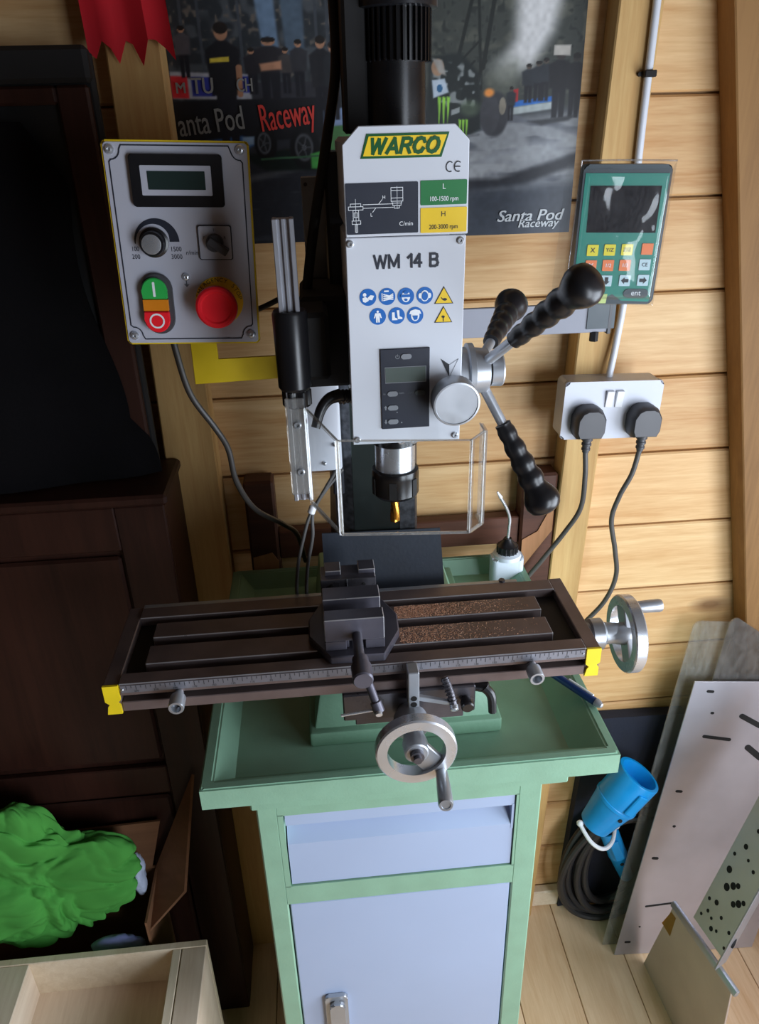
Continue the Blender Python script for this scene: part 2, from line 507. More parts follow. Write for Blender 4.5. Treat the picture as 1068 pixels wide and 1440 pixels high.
def text(b, s, size, c, M=None, align='CENTER', bold=0.0, shear=0.0, sx=1.0, z=0.0, rot=0.0):
    """adds lettering as flat shapes at local (x, y) of the builder's face frame"""
    key = (s, align, shear)
    if key not in _txt:
        cu = bpy.data.curves.new('lettering', 'FONT')
        cu.body = s; cu.size = 1.0; cu.align_x = align; cu.align_y = 'CENTER'; cu.shear = shear; cu.resolution_u = 3
        ob = bpy.data.objects.new('lettering', cu)
        COL.objects.link(ob)
        dg = bpy.context.evaluated_depsgraph_get(); dg.update()
        me = bpy.data.meshes.new_from_object(ob.evaluated_get(dg))
        _txt[key] = ([tuple(v.co) for v in me.vertices], [tuple(p.vertices) for p in me.polygons])
        bpy.data.objects.remove(ob); bpy.data.curves.remove(cu); bpy.data.meshes.remove(me)
    vs, fs = _txt[key]
    cr, sr = math.cos(math.radians(rot)), math.sin(math.radians(rot))
    for off in ((0,) if bold <= 0 else (-bold, 0, bold)):
        q = []
        for x, y, _ in vs:
            x = (x + off) * size * sx; y *= size
            q.append((c[0] + x * cr - y * sr, c[1] + x * sr + y * cr, z + (off + bold) / max(bold, 1e-6) * 1.5e-5))
        b.poly(q, fs)
    return b

# ------------------------------------------------------------------ the shed
FL = -Z0                     # floor height in table coordinates
YW = 0.50                    # face of the back wall
XL, XR, YF, ZC = -1.25, 1.30, -2.25, 1.15

wb = single('wall_back', B().box((XL, YW + 0.0145, FL), (XR, YW + 0.06, ZC)), 'plank_wood', (0, YW, FL), kind='structure')
def plank_mesh(h, length):
    b = B(); g = 0.0016; c = 0.0028
    prof = [(0.0145, g), (0.004, g), (0.0, g + c), (0.0, h - g - c), (0.003, h - g), (0.0145, h - g)]
    pts = [(y, z) for y, z in prof]
    k = len(pts)
    vs = [(0, y, z) for y, z in pts] + [(length, y, z) for y, z in pts]
    b.poly(vs, [tuple(range(k)), tuple(range(2 * k - 1, k - 1, -1))] + [(i, (i + 1) % k, (i + 1) % k + k, i + k) for i in range(k)])
    me = mesh_from('plank', b, (0, 0, 0), 'plank_wood', 20)
    return me
seams = [FL, -1.076, -0.943, -0.808, -0.673, -0.538, -0.402, -0.267, -0.131, 0.008, 0.141, 0.276, 0.411, 0.544, 0.680, 0.816, 0.952, 1.088, ZC]
pm = {}
for a, c in zip(seams[:-1], seams[1:]):
    h = round(c - a, 3)
    if h not in pm: pm[h] = plank_mesh(h, XR - XL)
    o = bpy.data.objects.new('plank', pm[h]); COL.objects.link(o); o.parent = wb
    o.location = (XL, 0, a - FL)

fl = single('floor', B().box((XL, YF, FL - 0.06), (XR, YW + 0.06, FL - 0.012)), 'floor_wood', (0, 0, FL), kind='structure')
bw = 0.1265
bm_ = B().box((0.0008, YF, -0.012), (bw - 0.0008, YW, 0.0), 0.0012)
board = mesh_from('floorboard', bm_, (0, 0, 0), 'floor_wood', 20)
x = 0.692 - bw * 16
while x < XR:
    if x + bw > XL:
        o = bpy.data.objects.new('floorboard', board); COL.objects.link(o); o.parent = fl; o.location = (x, 0, 0)
    x += bw

single('baseboard_back', B().box((XL, YW - 0.022, FL), (XR, YW, FL + 0.048), 0.003), 'pale_pine', (0, YW, FL), kind='structure')
single('wall_left', B().box((XL - 0.04, YF, FL), (XL, YW + 0.06, ZC)), 'dark_boarding', (XL, 0, FL), kind='structure')
wy0, wy1, wz0, wz1 = -0.78, 0.06, -0.46, 0.38          # window opening
dy0, dy1, dz1 = -1.72, -0.98, 0.84                      # unseen doorway, put in for the fill light
b = B()
b.box((XR, YF, FL), (XR + 0.04, dy0, ZC)).box((XR, dy0, dz1), (XR + 0.04, dy1, ZC)).box((XR, dy1, FL), (XR + 0.04, wy0, ZC)).box((XR, wy1, FL), (XR + 0.04, YW + 0.06, ZC)).box((XR, wy0, FL), (XR + 0.04, wy1, wz0)).box((XR, wy0, wz1), (XR + 0.04, wy1, ZC))
single('wall_right', b, 'plank_wood', (XR, 0, FL), kind='structure')
b = B()
for q in (((XR - 0.015, wy0 - 0.05, wz0 - 0.05), (XR + 0.05, wy0, wz1 + 0.05)), ((XR - 0.015, wy1, wz0 - 0.05), (XR + 0.05, wy1 + 0.05, wz1 + 0.05)),
          ((XR - 0.015, wy0, wz0 - 0.05), (XR + 0.05, wy1, wz0)), ((XR - 0.015, wy0, wz1), (XR + 0.05, wy1, wz1 + 0.05))):
    b.box(*q, 0.003)
single('window_1', b, 'post_wood', (XR, wy0, wz0), kind='structure')
single('wall_front', B().box((XL, YF - 0.04, FL), (XR, YF, ZC)), 'dark_boarding', (0, YF, FL), kind='structure')
single('ceiling', B().box((XL - 0.04, YF - 0.04, ZC), (XR + 0.04, YW + 0.06, ZC + 0.04)), 'dark_boarding', (0, 0, ZC), kind='structure')

# framing timbers nailed on the boards
def timber(name, x0t, x1t, x0b, x1b, y0, y1, material, zt=ZC, zb=FL):
    b = B().hexa([(x0b, y0, zb), (x1b, y0, zb), (x1b, y1, zb), (x0b, y1, zb), (x0t, y0, zt), (x1t, y0, zt), (x1t, y1, zt), (x0t, y1, zt)], 0.002)
    return single(name, b, material, ((x0b + x1b) / 2, y0, zb), kind='structure')
timber('trim_1', 0.004, 0.060, -0.034, 0.066, 0.455, YW, 'post_wood')
timber('trim_2', 0.648, 0.707, 0.584, 0.640, 0.455, YW, 'post_wood')
timber('trim_3', 0.672, 0.772, 1.168, 1.268, 0.452, YW, 'brace_wood')

# ------------------------------------------------------------------ poster: a printed photograph of a drag race
PX0, PX1, PZ0, PZ1 = 0.062, 0.607, 0.369, 0.742
PW, PH = PX1 - PX0, PZ1 - PZ0
GW, GH = 420, 290
gx, gz = np.meshgrid(np.linspace(0, 1, GW), np.linspace(0, 1, GH))
U = 240 + (gx * PW) / 0.545 * 575.0          # layout units: x 240..815, y up from the lower edge
Vv = 330 - (gz * PH) * 1240.0
rng = np.random.default_rng(4)
def fnoise(sx, sy, seed):
    r = np.random.default_rng(seed)
    a = r.random((int(GH / sy) + 3, int(GW / sx) + 3))
    yy = np.linspace(0, a.shape[0] - 1.001, GH); xx = np.linspace(0, a.shape[1] - 1.001, GW)
    yi = yy.astype(int); xi = xx.astype(int); fy = (yy - yi)[:, None]; fx = (xx - xi)[None, :]
    return (a[yi][:, xi] * (1 - fy) * (1 - fx) + a[yi + 1][:, xi] * fy * (1 - fx) + a[yi][:, xi + 1] * (1 - fy) * fx + a[yi + 1][:, xi + 1] * fy * fx)
img = np.zeros((GH, GW, 3)); img[:] = (34, 36, 40)
def ss(a, b, x): 
    t = np.clip((x - a) / (b - a), 0, 1); return t * t * (3 - 2 * t)
def put(mask, col):
    global img
    img = img * (1 - mask[..., None]) + np.array(col, float) * mask[..., None]
def pmask(poly, soft=1.5):
    """soft inside mask of a polygon"""
    P = np.array(poly, float); inside = np.zeros(U.shape, bool); dist = np.full(U.shape, 1e9)
    j = len(P) - 1
    for i in range(len(P)):
        x1, y1 = P[i]; x2, y2 = P[j]
        c = ((y1 > Vv) != (y2 > Vv)) & (U < (x2 - x1) * (Vv - y1) / (y2 - y1 + 1e-9) + x1)
        inside ^= c
        L2 = (x2 - x1) ** 2 + (y2 - y1) ** 2 + 1e-9
        t = np.clip(((U - x1) * (x2 - x1) + (Vv - y1) * (y2 - y1)) / L2, 0, 1)
        dist = np.minimum(dist, np.hypot(U - x1 - t * (x2 - x1), Vv - y1 - t * (y2 - y1)))
        j = i
    sd = np.where(inside, dist, -dist)
    return ss(-soft, soft, sd)
def emask(cx, cy, rx, ry, soft=0.12):
    d = np.hypot((U - cx) / rx, (Vv - cy) / ry); return 1 - ss(1 - soft, 1 + soft, d)
def lmask(a, c, w, soft=0.8):
    (x1, y1), (x2, y2) = a, c
    t = np.clip(((U - x1) * (x2 - x1) + (Vv - y1) * (y2 - y1)) / ((x2 - x1) ** 2 + (y2 - y1) ** 2), 0, 1)
    d = np.hypot(U - x1 - t * (x2 - x1), Vv - y1 - t * (y2 - y1)); return 1 - ss(w / 2 - soft, w / 2 + soft, d)
n1, n2, n3 = fnoise(9, 7, 1), fnoise(26, 4, 2), fnoise(4, 4, 3)
# grandstand and trees behind
put(np.ones_like(U), (40, 44, 48)); put(ss(0.5, 0.8, n1) * (Vv < 110), (66, 70, 74)); put(ss(0.6, 0.9, n3) * (Vv < 90) * (U < 480), (84, 78, 72))
put(pmask([(352, -120), (382, -120), (392, 70), (372, 70)], 3), (92, 112, 134)); put(pmask([(390, -120), (425, -120), (425, 60), (400, 60)], 3), (70, 84, 98))
for xx in (262, 285, 338, 440, 455): put(lmask((xx, -100), (xx + 3, 90), 4), (58, 62, 68))
put(pmask([(585, -120), (815, -120), (815, 130), (585, 130)], 6), (58, 62, 58)); put(ss(0.45, 0.8, n1) * (U > 585) * (Vv < 110), (78, 80, 72)); put(ss(0.6, 0.9, n3) * (U > 600) * (Vv < 100), (40, 44, 42))
# track surface, lighter on the far lane
put(ss(165, 178, Vv - (U - 240) * -0.02), (44, 46, 52)); put(ss(120, 150, Vv - (815 - U) * 0.10) * (U > 585), (140, 144, 148))
put(ss(0.5, 0.85, n2) * (Vv > 140) * (U > 590), (96, 100, 108)); put(pmask([(600, 215), (830, 165), (830, 190), (600, 262)], 14) * 0.7, (172, 176, 180))
put(pmask([(600, 236), (700, 238), (830, 196), (830, 214), (740, 248), (600, 262)], 6), (46, 48, 54))
put(ss(238, 275, Vv + (U - 600) * 0.05) * (U > 560), (62, 68, 78)); put(ss(175, 215, Vv) * (1 - ss(520, 620, U)), (40, 42, 48))
put(pmask([(560, 250), (650, 252), (560, 290)], 10) * 0.6, (96, 100, 106)); put(ss(0.55, 0.9, n2) * (Vv > 200) * (U < 580), (58, 60, 66))
put(pmask([(240, 238), (420, 205), (420, 213), (240, 250)], 4) * 0.8, (78, 80, 84))
# barrier boards on the near side
put(pmask([(240, 66), (348, 72), (348, 108), (240, 104)], 2), (150, 150, 156)); put(pmask([(240, 72), (263, 73), (263, 104), (240, 103)], 1.5), (186, 38, 46))
put(pmask([(268, 74), (298, 75), (298, 102), (268, 101)], 1.5), (44, 50, 128)); put(pmask([(328, 74), (350, 75), (350, 98), (328, 97)], 1.5), (40, 48, 122))
put(pmask([(350, 84), (470, 84), (470, 112), (350, 110)], 2), (46, 46, 52)); put(pmask([(240, 108), (470, 106), (470, 166), (240, 170)], 2), (24, 24, 28))
put(pmask([(244, 170), (330, 160), (350, 172), (320, 190), (244, 192)], 3), (52, 84, 128)); put(pmask([(330, 162), (375, 160), (375, 168), (330, 176)], 2), (120, 140, 160))
put(pmask([(448, 150), (490, 142), (490, 186), (448, 190)], 2), (66, 106, 62)); put(pmask([(446, 126), (476, 122), (476, 148), (446, 150)], 2), (112, 130, 160))
# people by the barrier
def person(x, top, bot, w, shirt, skin=(150, 110, 86), legs=(26, 26, 32)):
    h = bot - top
    put(pmask([(x - w * .3, top + h * .5), (x + w * .3, top + h * .5), (x + w * .26, bot), (x + w * .04, bot), (x, top + h * .62), (x - w * .04, bot), (x - w * .26, bot)], 1.5), legs)
    put(pmask([(x - w * .5, top + h * .2), (x - w * .15, top + h * .13), (x + w * .15, top + h * .13), (x + w * .5, top + h * .2), (x + w * .42, top + h * .55), (x - w * .42, top + h * .55)], 2), shirt)
    put(emask(x, top + h * .065, w * .2, h * .065), skin); put(emask(x, top + h * .035, w * .21, h * .045), (30, 26, 24))
person(262, 5, 75, 22, (70, 66, 70)); person(376, 22, 110, 46, (36, 34, 38)); person(352, 36, 100, 22, (34, 32, 36)); person(398, 36, 100, 20, (60, 56, 56))
person(416, 26, 105, 24, (44, 44, 48)); person(446, 22, 150, 32, (30, 30, 34)); person(462, 30, 140, 26, (34, 36, 40))
person(314, 2, 182, 46, (26, 26, 30)); put(pmask([(296, 49), (322, 47), (322, 54), (296, 55)], 1), (190, 168, 60)); put(lmask((334, 62), (333, 100), 8), (150, 108, 82)); put(pmask([(362, 58), (392, 54), (392, 66), (364, 68)], 2), (164, 118, 92))
# near dragster: long low nose, front wheels
put(pmask([(325, 190), (430, 176), (480, 196), (470, 216), (360, 214)], 4), (22, 30, 28))
for cx, cy, rx, ry in ((362, 172, 16, 27), (418, 180, 22, 34)):
    put(emask(cx, cy, rx, ry), (20, 20, 22)); put(emask(cx - 2, cy, rx * .6, ry * .62), (70, 72, 76)); put(emask(cx - 2, cy, rx * .45, ry * .48), (30, 32, 34)); put(emask(cx - 2, cy, rx * .14, ry * .14), (90, 92, 96))
    for t in range(5): put(lmask((cx - 2, cy), (cx - 2 + rx * .5 * math.cos(t * 1.26), cy + ry * .5 * math.sin(t * 1.26)), 2), (66, 68, 72))
put(pmask([(425, 190), (440, 186), (440, 214), (425, 212)], 2), (70, 150, 70)); put(lmask((355, 196), (480, 192), 3), (58, 92, 66))
# smoke, far dragster with its tall wing struts
put(pmask([(718, -120), (800, -120), (770, 20), (742, 70), (700, 82), (698, 62), (716, 30)], 14) * 0.95, (214, 214, 214)); put(emask(705, 72, 26, 20, 0.6) * 0.6, (142, 146, 140)); put(pmask([(676, 80), (720, 60), (724, 110), (680, 112)], 8) * 0.5, (108, 112, 100))
for a, c, w in (((662, -60), (628, 95), 5), ((662, -60), (670, 100), 4), ((690, -60), (672, 70), 6), ((640, 60), (668, 30), 3), ((628, 95), (660, 60), 3), ((660, 92), (676, 60), 4)): put(lmask(a, c, w), (30, 34, 32))
put(pmask([(596, 52), (640, 48), (668, 78), (672, 160), (640, 176), (590, 176)], 4), (30, 36, 36)); put(ss(0.55, 0.8, n3) * pmask([(600, 60), (668, 66), (668, 125), (600, 125)], 4), (120, 126, 126))
put(pmask([(600, 86), (618, 84), (624, 104), (602, 112)], 1.5), (176, 190, 204)); put(emask(611, 98, 4, 6), (40, 90, 130)); put(emask(608, 68, 9, 12), (150, 120, 96)); put(pmask([(600, 55), (614, 58), (620, 80), (610, 76)], 2), (150, 146, 140))
put(emask(655, 128, 14, 12, 0.5) * 0.6, (100, 116, 92)); put(lmask((600, 176), (668, 168), 4), (110, 114, 118))
def claws(x, y, s):
    for k, (dx, hh) in enumerate(((0, 1.0), (5.5, 1.15), (11, 0.95))):
        put(pmask([(x + dx * s - 2.2 * s, y), (x + dx * s + 2.0 * s, y + 1), (x + dx * s + 0.8 * s, y + 22 * s * hh), (x + dx * s - 0.4 * s, y + 40 * s * hh), (x + dx * s - 1.2 * s, y + 20 * s * hh)], 0.8), (140, 200, 70))
claws(611, 110, 1.15); claws(641, 144, 0.9)
put(pmask([(628, 130), (640, 126), (640, 134), (628, 138)], 1) * .8, (170, 176, 176))
put(emask(691, 138, 20, 34), (52, 53, 58)); put(emask(684, 138, 14, 30), (62, 63, 68)); put(emask(702, 126, 5, 13), (132, 126, 112)); put(emask(682, 106, 7, 6, 0.5), (238, 150, 70))
put(pmask([(712, 120), (776, 113), (776, 121), (712, 129)], 1), (40, 104, 186)); put(pmask([(712, 129), (776, 121), (776, 132), (712, 140)], 2), (170, 180, 180)); put(pmask([(717, 102), (724, 101), (724, 120), (717, 121)], 1), (176, 40, 44))
for x, t, bo, w in ((738, 66, 122, 20), (752, 62, 120, 22), (762, 58, 120, 20), (714, 98, 148, 14)): person(x, t, bo, w, (40, 44, 50), skin=(80, 70, 62))
person(783, 48, 146, 34, (26, 26, 30), skin=(50, 44, 42)); person(806, 52, 146, 28, (28, 28, 32), skin=(50, 46, 44)); put(pmask([(772, 40), (796, 40), (796, 55), (772, 54)], 1), (176, 172, 164))
put(pmask([(740, 150), (810, 142), (800, 150), (760, 156)], 3), (52, 54, 58))
img *= (0.93 + 0.14 * n3[..., None])
img = np.clip(img, 0, 255) / 255.0
lin = np.where(img <= 0.04045, img / 12.92, ((img + 0.055) / 1.055) ** 2.4)
vs = np.zeros((GH * GW, 3)); vs[:, 0] = (gx * PW).ravel(); vs[:, 2] = (gz * PH).ravel()
curl = 0.0012 * np.sin(gx * 9) * (1 - gz)
vs[:, 1] = -0.0035 - np.abs(curl).ravel()
ii = np.arange((GH - 1) * (GW - 1)); rr, cc = ii // (GW - 1), ii % (GW - 1)
v0 = rr * GW + cc
faces = np.stack([v0, v0 + 1, v0 + GW + 1, v0 + GW], 1)
pmsh = bpy.data.meshes.new('print')
pmsh.from_pydata(vs.tolist(), [], faces.tolist())
ca = pmsh.color_attributes.new('ink', 'FLOAT_COLOR', 'POINT')
ca.data.foreach_set('color', np.concatenate([lin.reshape(-1, 3), np.ones((GH * GW, 1))], 1).astype(np.float32).ravel())
m, nt, bs = new_mat('poster_print')
at = N(nt, 'ShaderNodeAttribute', attribute_name='ink'); nt.links.new(at.outputs['Color'], bs.inputs['Base Color'])
bs.inputs['Roughness'].default_value = 0.42; bs.inputs['Specular IOR Level'].default_value = 0.35
MATS['poster_print'] = m
pmsh.materials.append(m)
mat('poster_paper', (120, 120, 118), 0.7)
mat('poster_white', (196, 202, 206), 0.5, var=0.02); mat('poster_red', (190, 50, 42), 0.5, var=0.06); mat('poster_grey', (118, 116, 112), 0.5, var=0.15)
po = thing('poster', (PX0, YW, PZ0), 'glossy drag racing poster on the plank wall behind the milling machine', 'poster')
o = bpy.data.objects.new('print', pmsh); COL.objects.link(o); o.parent = po; BASE[o] = BASE[po]
part('backing_sheet', B().box((PX0, YW - 0.002, PZ0), (PX1, YW - 0.0005, PZ1)), 'poster_paper', po)
PF = face_frame((PX0, YW, PZ0))
def pl(u, v): return ((u - 240) / 575.0 * PW, (330 - v) / 1240.0)
b = B(PF); text(b, 'anta Pod', 0.040, (pl(243, 144)), align='LEFT', bold=0.01, sx=0.62, z=0.0058, rot=5); part('lettering', b, 'poster_grey', o)
b = B(PF); text(b, 'Raceway', 0.046, (pl(356, 138)), align='LEFT', bold=0.015, sx=0.46, z=0.0058, rot=7); part('lettering', b, 'poster_red', o)
b = B(PF); text(b, 'Santa Pod', 0.0215, (pl(700, 300)), align='LEFT', bold=0.02, shear=0.25, sx=1.12, z=0.0058, rot=0)
part('lettering', b, 'poster_white', o); b = B(PF)
text(b, 'Raceway', 0.0160, (pl(733, 313)), align='LEFT', bold=0.02, shear=0.25, sx=1.05, z=0.0058)
part('lettering', b, 'poster_white', o)
for s_, h_, c_, w_ in (('TU', 0.026, pl(283, 88), 0.85), ('CH', 0.022, pl(340, 88), 0.7), ('M', 0.018, pl(253, 90), 1.0)):
    b = B(PF); text(b, s_, h_, c_, bold=0.02, sx=w_, z=0.0058); part('lettering', b, 'poster_grey', o)

# torn red cloth pinned over the timber above the control box
b = B()
prof = [(-0.024, 0.600), (-0.016, 0.594), (-0.006, 0.612), (0.004, 0.604), (0.012, 0.588), (0.022, 0.612), (0.030, 0.608), (0.040, 0.585), (0.050, 0.612), (0.058, 0.612), (0.070, 0.602), (0.080, 0.590), (0.076, 0.605)]
top = [(-0.030 + 0.105 * i / 12, 0.80) for i in range(13)]
def fold(x, z): return 0.4505 - 0.0030 * (1 + math.sin(x * 150 + z * 12)) - (0.004 if x > 0.045 else 0)
rows = 10
vs = []; fs = []
for i in range(13):
    for r in range(rows):
        t = r / (rows - 1)
        x = prof[i][0] * (1 - t) + top[i][0] * t; z = prof[i][1] * (1 - t) + top[i][1] * t
        vs.append((x, fold(x, z), z))
nfront = len(vs)
vs += [(x, y + 0.0012, z) for x, y, z in vs]
for i in range(12):
    for r in range(rows - 1):
        a = i * rows + r
        fs.append((a, a + rows, a + rows + 1, a + 1)); fs.append((a + 1 + nfront, a + rows + 1 + nfront, a + rows + nfront, a + nfront))
for i in range(12):
    a, c = i * rows, (i + 1) * rows; fs.append((a, a + nfront, c + nfront, c))
b.poly(vs, fs)
single('red_cloth', b, 'red_cloth', (0.02, 0.45, 0.585), 'torn red cloth with a jagged hem hanging above the control box', 'cloth')

# ------------------------------------------------------------------ dark chest, framed panel, table frame behind the mill
ch = thing('wooden_chest', (-0.4, 0.38, FL), 'tall dark brown wooden chest in the shadow beside the milling machine', 'chest')
cx0, cx1, cy0, cy1, cz1 = -0.80, 0.009, 0.32, 0.452, 0.068
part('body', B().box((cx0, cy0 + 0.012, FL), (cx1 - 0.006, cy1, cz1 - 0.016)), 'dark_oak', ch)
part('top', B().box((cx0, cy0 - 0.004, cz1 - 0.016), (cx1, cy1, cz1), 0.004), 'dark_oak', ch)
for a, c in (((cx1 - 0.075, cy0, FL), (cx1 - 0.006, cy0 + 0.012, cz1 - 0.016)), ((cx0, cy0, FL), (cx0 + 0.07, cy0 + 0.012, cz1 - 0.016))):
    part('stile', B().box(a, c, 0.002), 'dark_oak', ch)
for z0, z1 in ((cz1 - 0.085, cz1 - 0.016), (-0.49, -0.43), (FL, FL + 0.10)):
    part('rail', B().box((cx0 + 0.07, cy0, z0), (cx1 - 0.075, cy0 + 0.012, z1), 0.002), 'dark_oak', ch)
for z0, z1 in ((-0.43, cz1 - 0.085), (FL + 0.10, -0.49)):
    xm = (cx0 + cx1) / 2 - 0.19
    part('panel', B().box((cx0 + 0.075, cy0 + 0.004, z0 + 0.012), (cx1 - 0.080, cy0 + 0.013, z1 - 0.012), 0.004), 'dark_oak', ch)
fp = thing('framed_panel', (-0.4, 0.40, cz1), 'black padded panel in a dark wooden frame standing on the brown chest', 'panel')
px0, px1, pz1 = -0.78, -0.014, 0.600
part('backing_board', B().box((px0, 0.410, cz1), (px1, 0.425, pz1), 0.004), 'matt_black', fp)
b = B().box((px1 - 0.044, 0.398, cz1), (px1 - 0.006, 0.412, pz1 - 0.036), 0.003); part('stile', b, 'dark_oak', fp)
b = B().box((px0, 0.398, cz1), (px0 + 0.04, 0.412, pz1 - 0.036), 0.003); part('stile', b, 'dark_oak', fp)
b = B().box((px0 + 0.04, 0.398, 0.544), (px1 - 0.044, 0.412, 0.564), 0.003); part('rail', b, 'dark_oak', fp)
b = B().box((px0 - 0.004, 0.392, 0.566), (px1, 0.414, pz1 + 0.004), 0.005); part('top_rail', b, 'matt_black', fp)
# black cloth draped on the panel
b = B(); vs = []; fs = []
nx, nz = 26, 34
for i in range(nx):
    for k in range(nz):
        s = i / (nx - 1); t = k / (nz - 1)
        z = cz1 + 0.004 + t * 0.455
        right = -0.058 + 0.022 * math.sin(t * 7.0) * (0.3 + 0.7 * (1 - t)) + (0.050 * max(0, 1 - t / 0.16) ** 0.5 if t < 0.16 else 0) - 0.05 * max(0, (t - 0.84) / 0.16)
        xx = -0.72 + s * (right + 0.72)
        bulge = math.sin(math.pi * min(1, s * 1.02)) ** 0.5 * 0.05 * (1 - 0.6 * t)
        y = 0.392 - bulge - 0.012 * mnoise.noise(V((xx * 9, z * 5, 1.3)))
        vs.append((xx, y, z))
for i in range(nx - 1):
    for k in range(nz - 1):
        a = i * nz + k; fs.append((a, a + nz, a + nz + 1, a + 1))
n0 = len(vs)
vs += [(x, 0.396, z) for x, y, z in vs]
for k in range(nz - 1):
    a = (nx - 1) * nz + k; fs.append((a, a + n0, a + 1 + n0, a + 1))
for i in range(nx - 1):
    a = i * nz; fs.append((a + nz, a, a + n0, a + nz + n0)); a = i * nz + nz - 1; fs.append((a, a + nz, a + nz + n0, a + n0))
b.poly(vs, fs)
single('black_cloth', b, 'black_fabric', (-0.4, 0.39, cz1), 'black cloth bulging over the framed panel on the dark chest', 'cloth')

tf = thing('table_frame', (0.35, 0.478, FL), 'dark stained wooden table frame standing against the wall behind the green stand', 'furniture')
def frame_leg(x0, x1, zt, flip):
    y0, y1 = 0.458, 0.498
    b = B().hexa([(x0, y0, FL), (x1, y0, FL), (x1, y1, FL), (x0, y1, FL), (x0, y0, -0.30), (x1, y0, -0.30), (x1, y1, -0.30), (x0, y1, -0.30)], 0.002)
    b.hexa([(x0, y0, -0.30), (x1, y0, -0.30), (x1, y1, -0.30), (x0, y1, -0.30), (x0, y0, zt), (x1, y0, zt), (x1, y1, zt), (x0, y1, zt)], 0.004)
    lg = part('leg', b, 'frame_oak', tf)
    # bare wood showing on a slanting cut across the leg
    zc = -0.125
    b = B()
    q = [(x0 + 0.004, zc - 0.055), (x1 - 0.004, zc + 0.02), (x1 - 0.004, zc + 0.075), (x0 + 0.030, zc + 0.02), (x0 + 0.004, zc + 0.005)]
    if flip: q = [(x0 + 0.003, zc - 0.035), (x1 - 0.006, zc - 0.045), (x1 - 0.002, zc - 0.005), (x1 - 0.012, zc + 0.012), (x0 + 0.004, zc + 0.005)]
    b.prism([(x, z) for x, z in q], (0, y0 - 0.0005, 0), (1, 0, 0), (0, 0, 1), 0.0015)
    part('bare_patch', b, 'bare_oak', lg, 'bare wood on a slanting cut')
frame_leg(0.553, 0.612, 0.000, False)
frame_leg(0.098, 0.146, 0.016, True)
part('rail', B().box((0.146, 0.466, -0.131), (0.553, 0.490, -0.080), 0.002), 'frame_oak', tf)
part('rail', B().box((0.146, 0.466, -0.60), (0.553, 0.490, -0.55), 0.002), 'frame_oak', tf)

# ------------------------------------------------------------------ green steel stand with tray
st = thing('mill_stand', (0.30, 0.22, FL), 'green steel machine stand with drip tray, pale blue drawer and cupboard door', 'stand')
tx0, tx1, ty0, ty1 = 0.067, 0.548, -0.019, 0.452
zr, zf = -0.140, -0.166            # rim and floor of the tray
sk = 0.030                          # how far the sloping lip runs in
b = B()
o_ = [(tx0, ty0), (tx1, ty0), (tx1, ty1), (tx0, ty1)]
i1 = [(tx0 + 0.014, ty0 + 0.012), (tx1 - 0.012, ty0 + 0.012), (tx1 - 0.012, ty1 - 0.010), (tx0 + 0.014, ty1 - 0.010)]
i2 = [(tx0 + 0.034, ty0 + 0.040), (tx1 - 0.046, ty0 + 0.040), (tx1 - 0.046, ty1 - 0.022), (tx0 + 0.034, ty1 - 0.022)]
loops = [[(x, y, zr - 0.022) for x, y in o_], [(x, y, zr) for x, y in o_], [(x, y, zr) for x, y in i1], [(x, y, zf) for x, y in i2]]
vs = [p for l in loops for p in l]
fs = []
for a in range(3):
    for k in range(4):
        k2 = (k + 1) % 4; fs.append((a * 4 + k, a * 4 + k2, (a + 1) * 4 + k2, (a + 1) * 4 + k))
fs.append((12, 13, 14, 15))
vs += [(x, y, zf - 0.004) for x, y in o_]
for k in range(4): fs.append((k, 16 + k, 16 + (k + 1) % 4, (k + 1) % 4))
fs.append((19, 18, 17, 16))
b.poly(vs, fs)
bmesh.ops.bevel(b.bm, geom=[e for e in b.bm.edges if all(abs(v.co.z - zr) < 1e-5 for v in e.verts)], offset=0.002, segments=2, affect='EDGES')
part('tray', b, 'green_paint', st, sharp=25)
part('skirt', B().box((0.118, -0.008, zf - 0.026), (0.494, 0.43, zf - 0.003), 0.002), 'green_paint', st)
cbx0, cbx1, cby = 0.118, 0.477, 0.030
zt = zf - 0.026
dr = (0.150, 0.445, -0.3765, -0.2460); dd = (0.144, 0.447, -0.985, -0.4115)
b = B()
b.box((cbx0, cby, FL), (dd[0], 0.40, zt), 0.002)
b.box((dd[1], cby, FL), (cbx1, 0.40, zt), 0.002)
b.box((dd[0] - 0.001, cby, dr[3]), (dd[1] + 0.001, 0.40, zt)); b.box((dd[0] - 0.001, cby, dd[3]), (dd[1] + 0.001, 0.40, dr[2])); b.box((dd[0] - 0.001, cby, FL), (dd[1] + 0.001, 0.40, dd[2]))
b.box((dd[0] - 0.001, cby, dr[2] - 0.001), (dr[0], 0.40, dr[3] + 0.001)); b.box((dr[1], cby, dr[2] - 0.001), (dd[1] + 0.001, 0.40, dr[3] + 0.001))
b.box((dd[0] - 0.001, 0.38, FL), (dd[1] + 0.001, 0.40, zt))
part('body', b, 'green_paint', st)
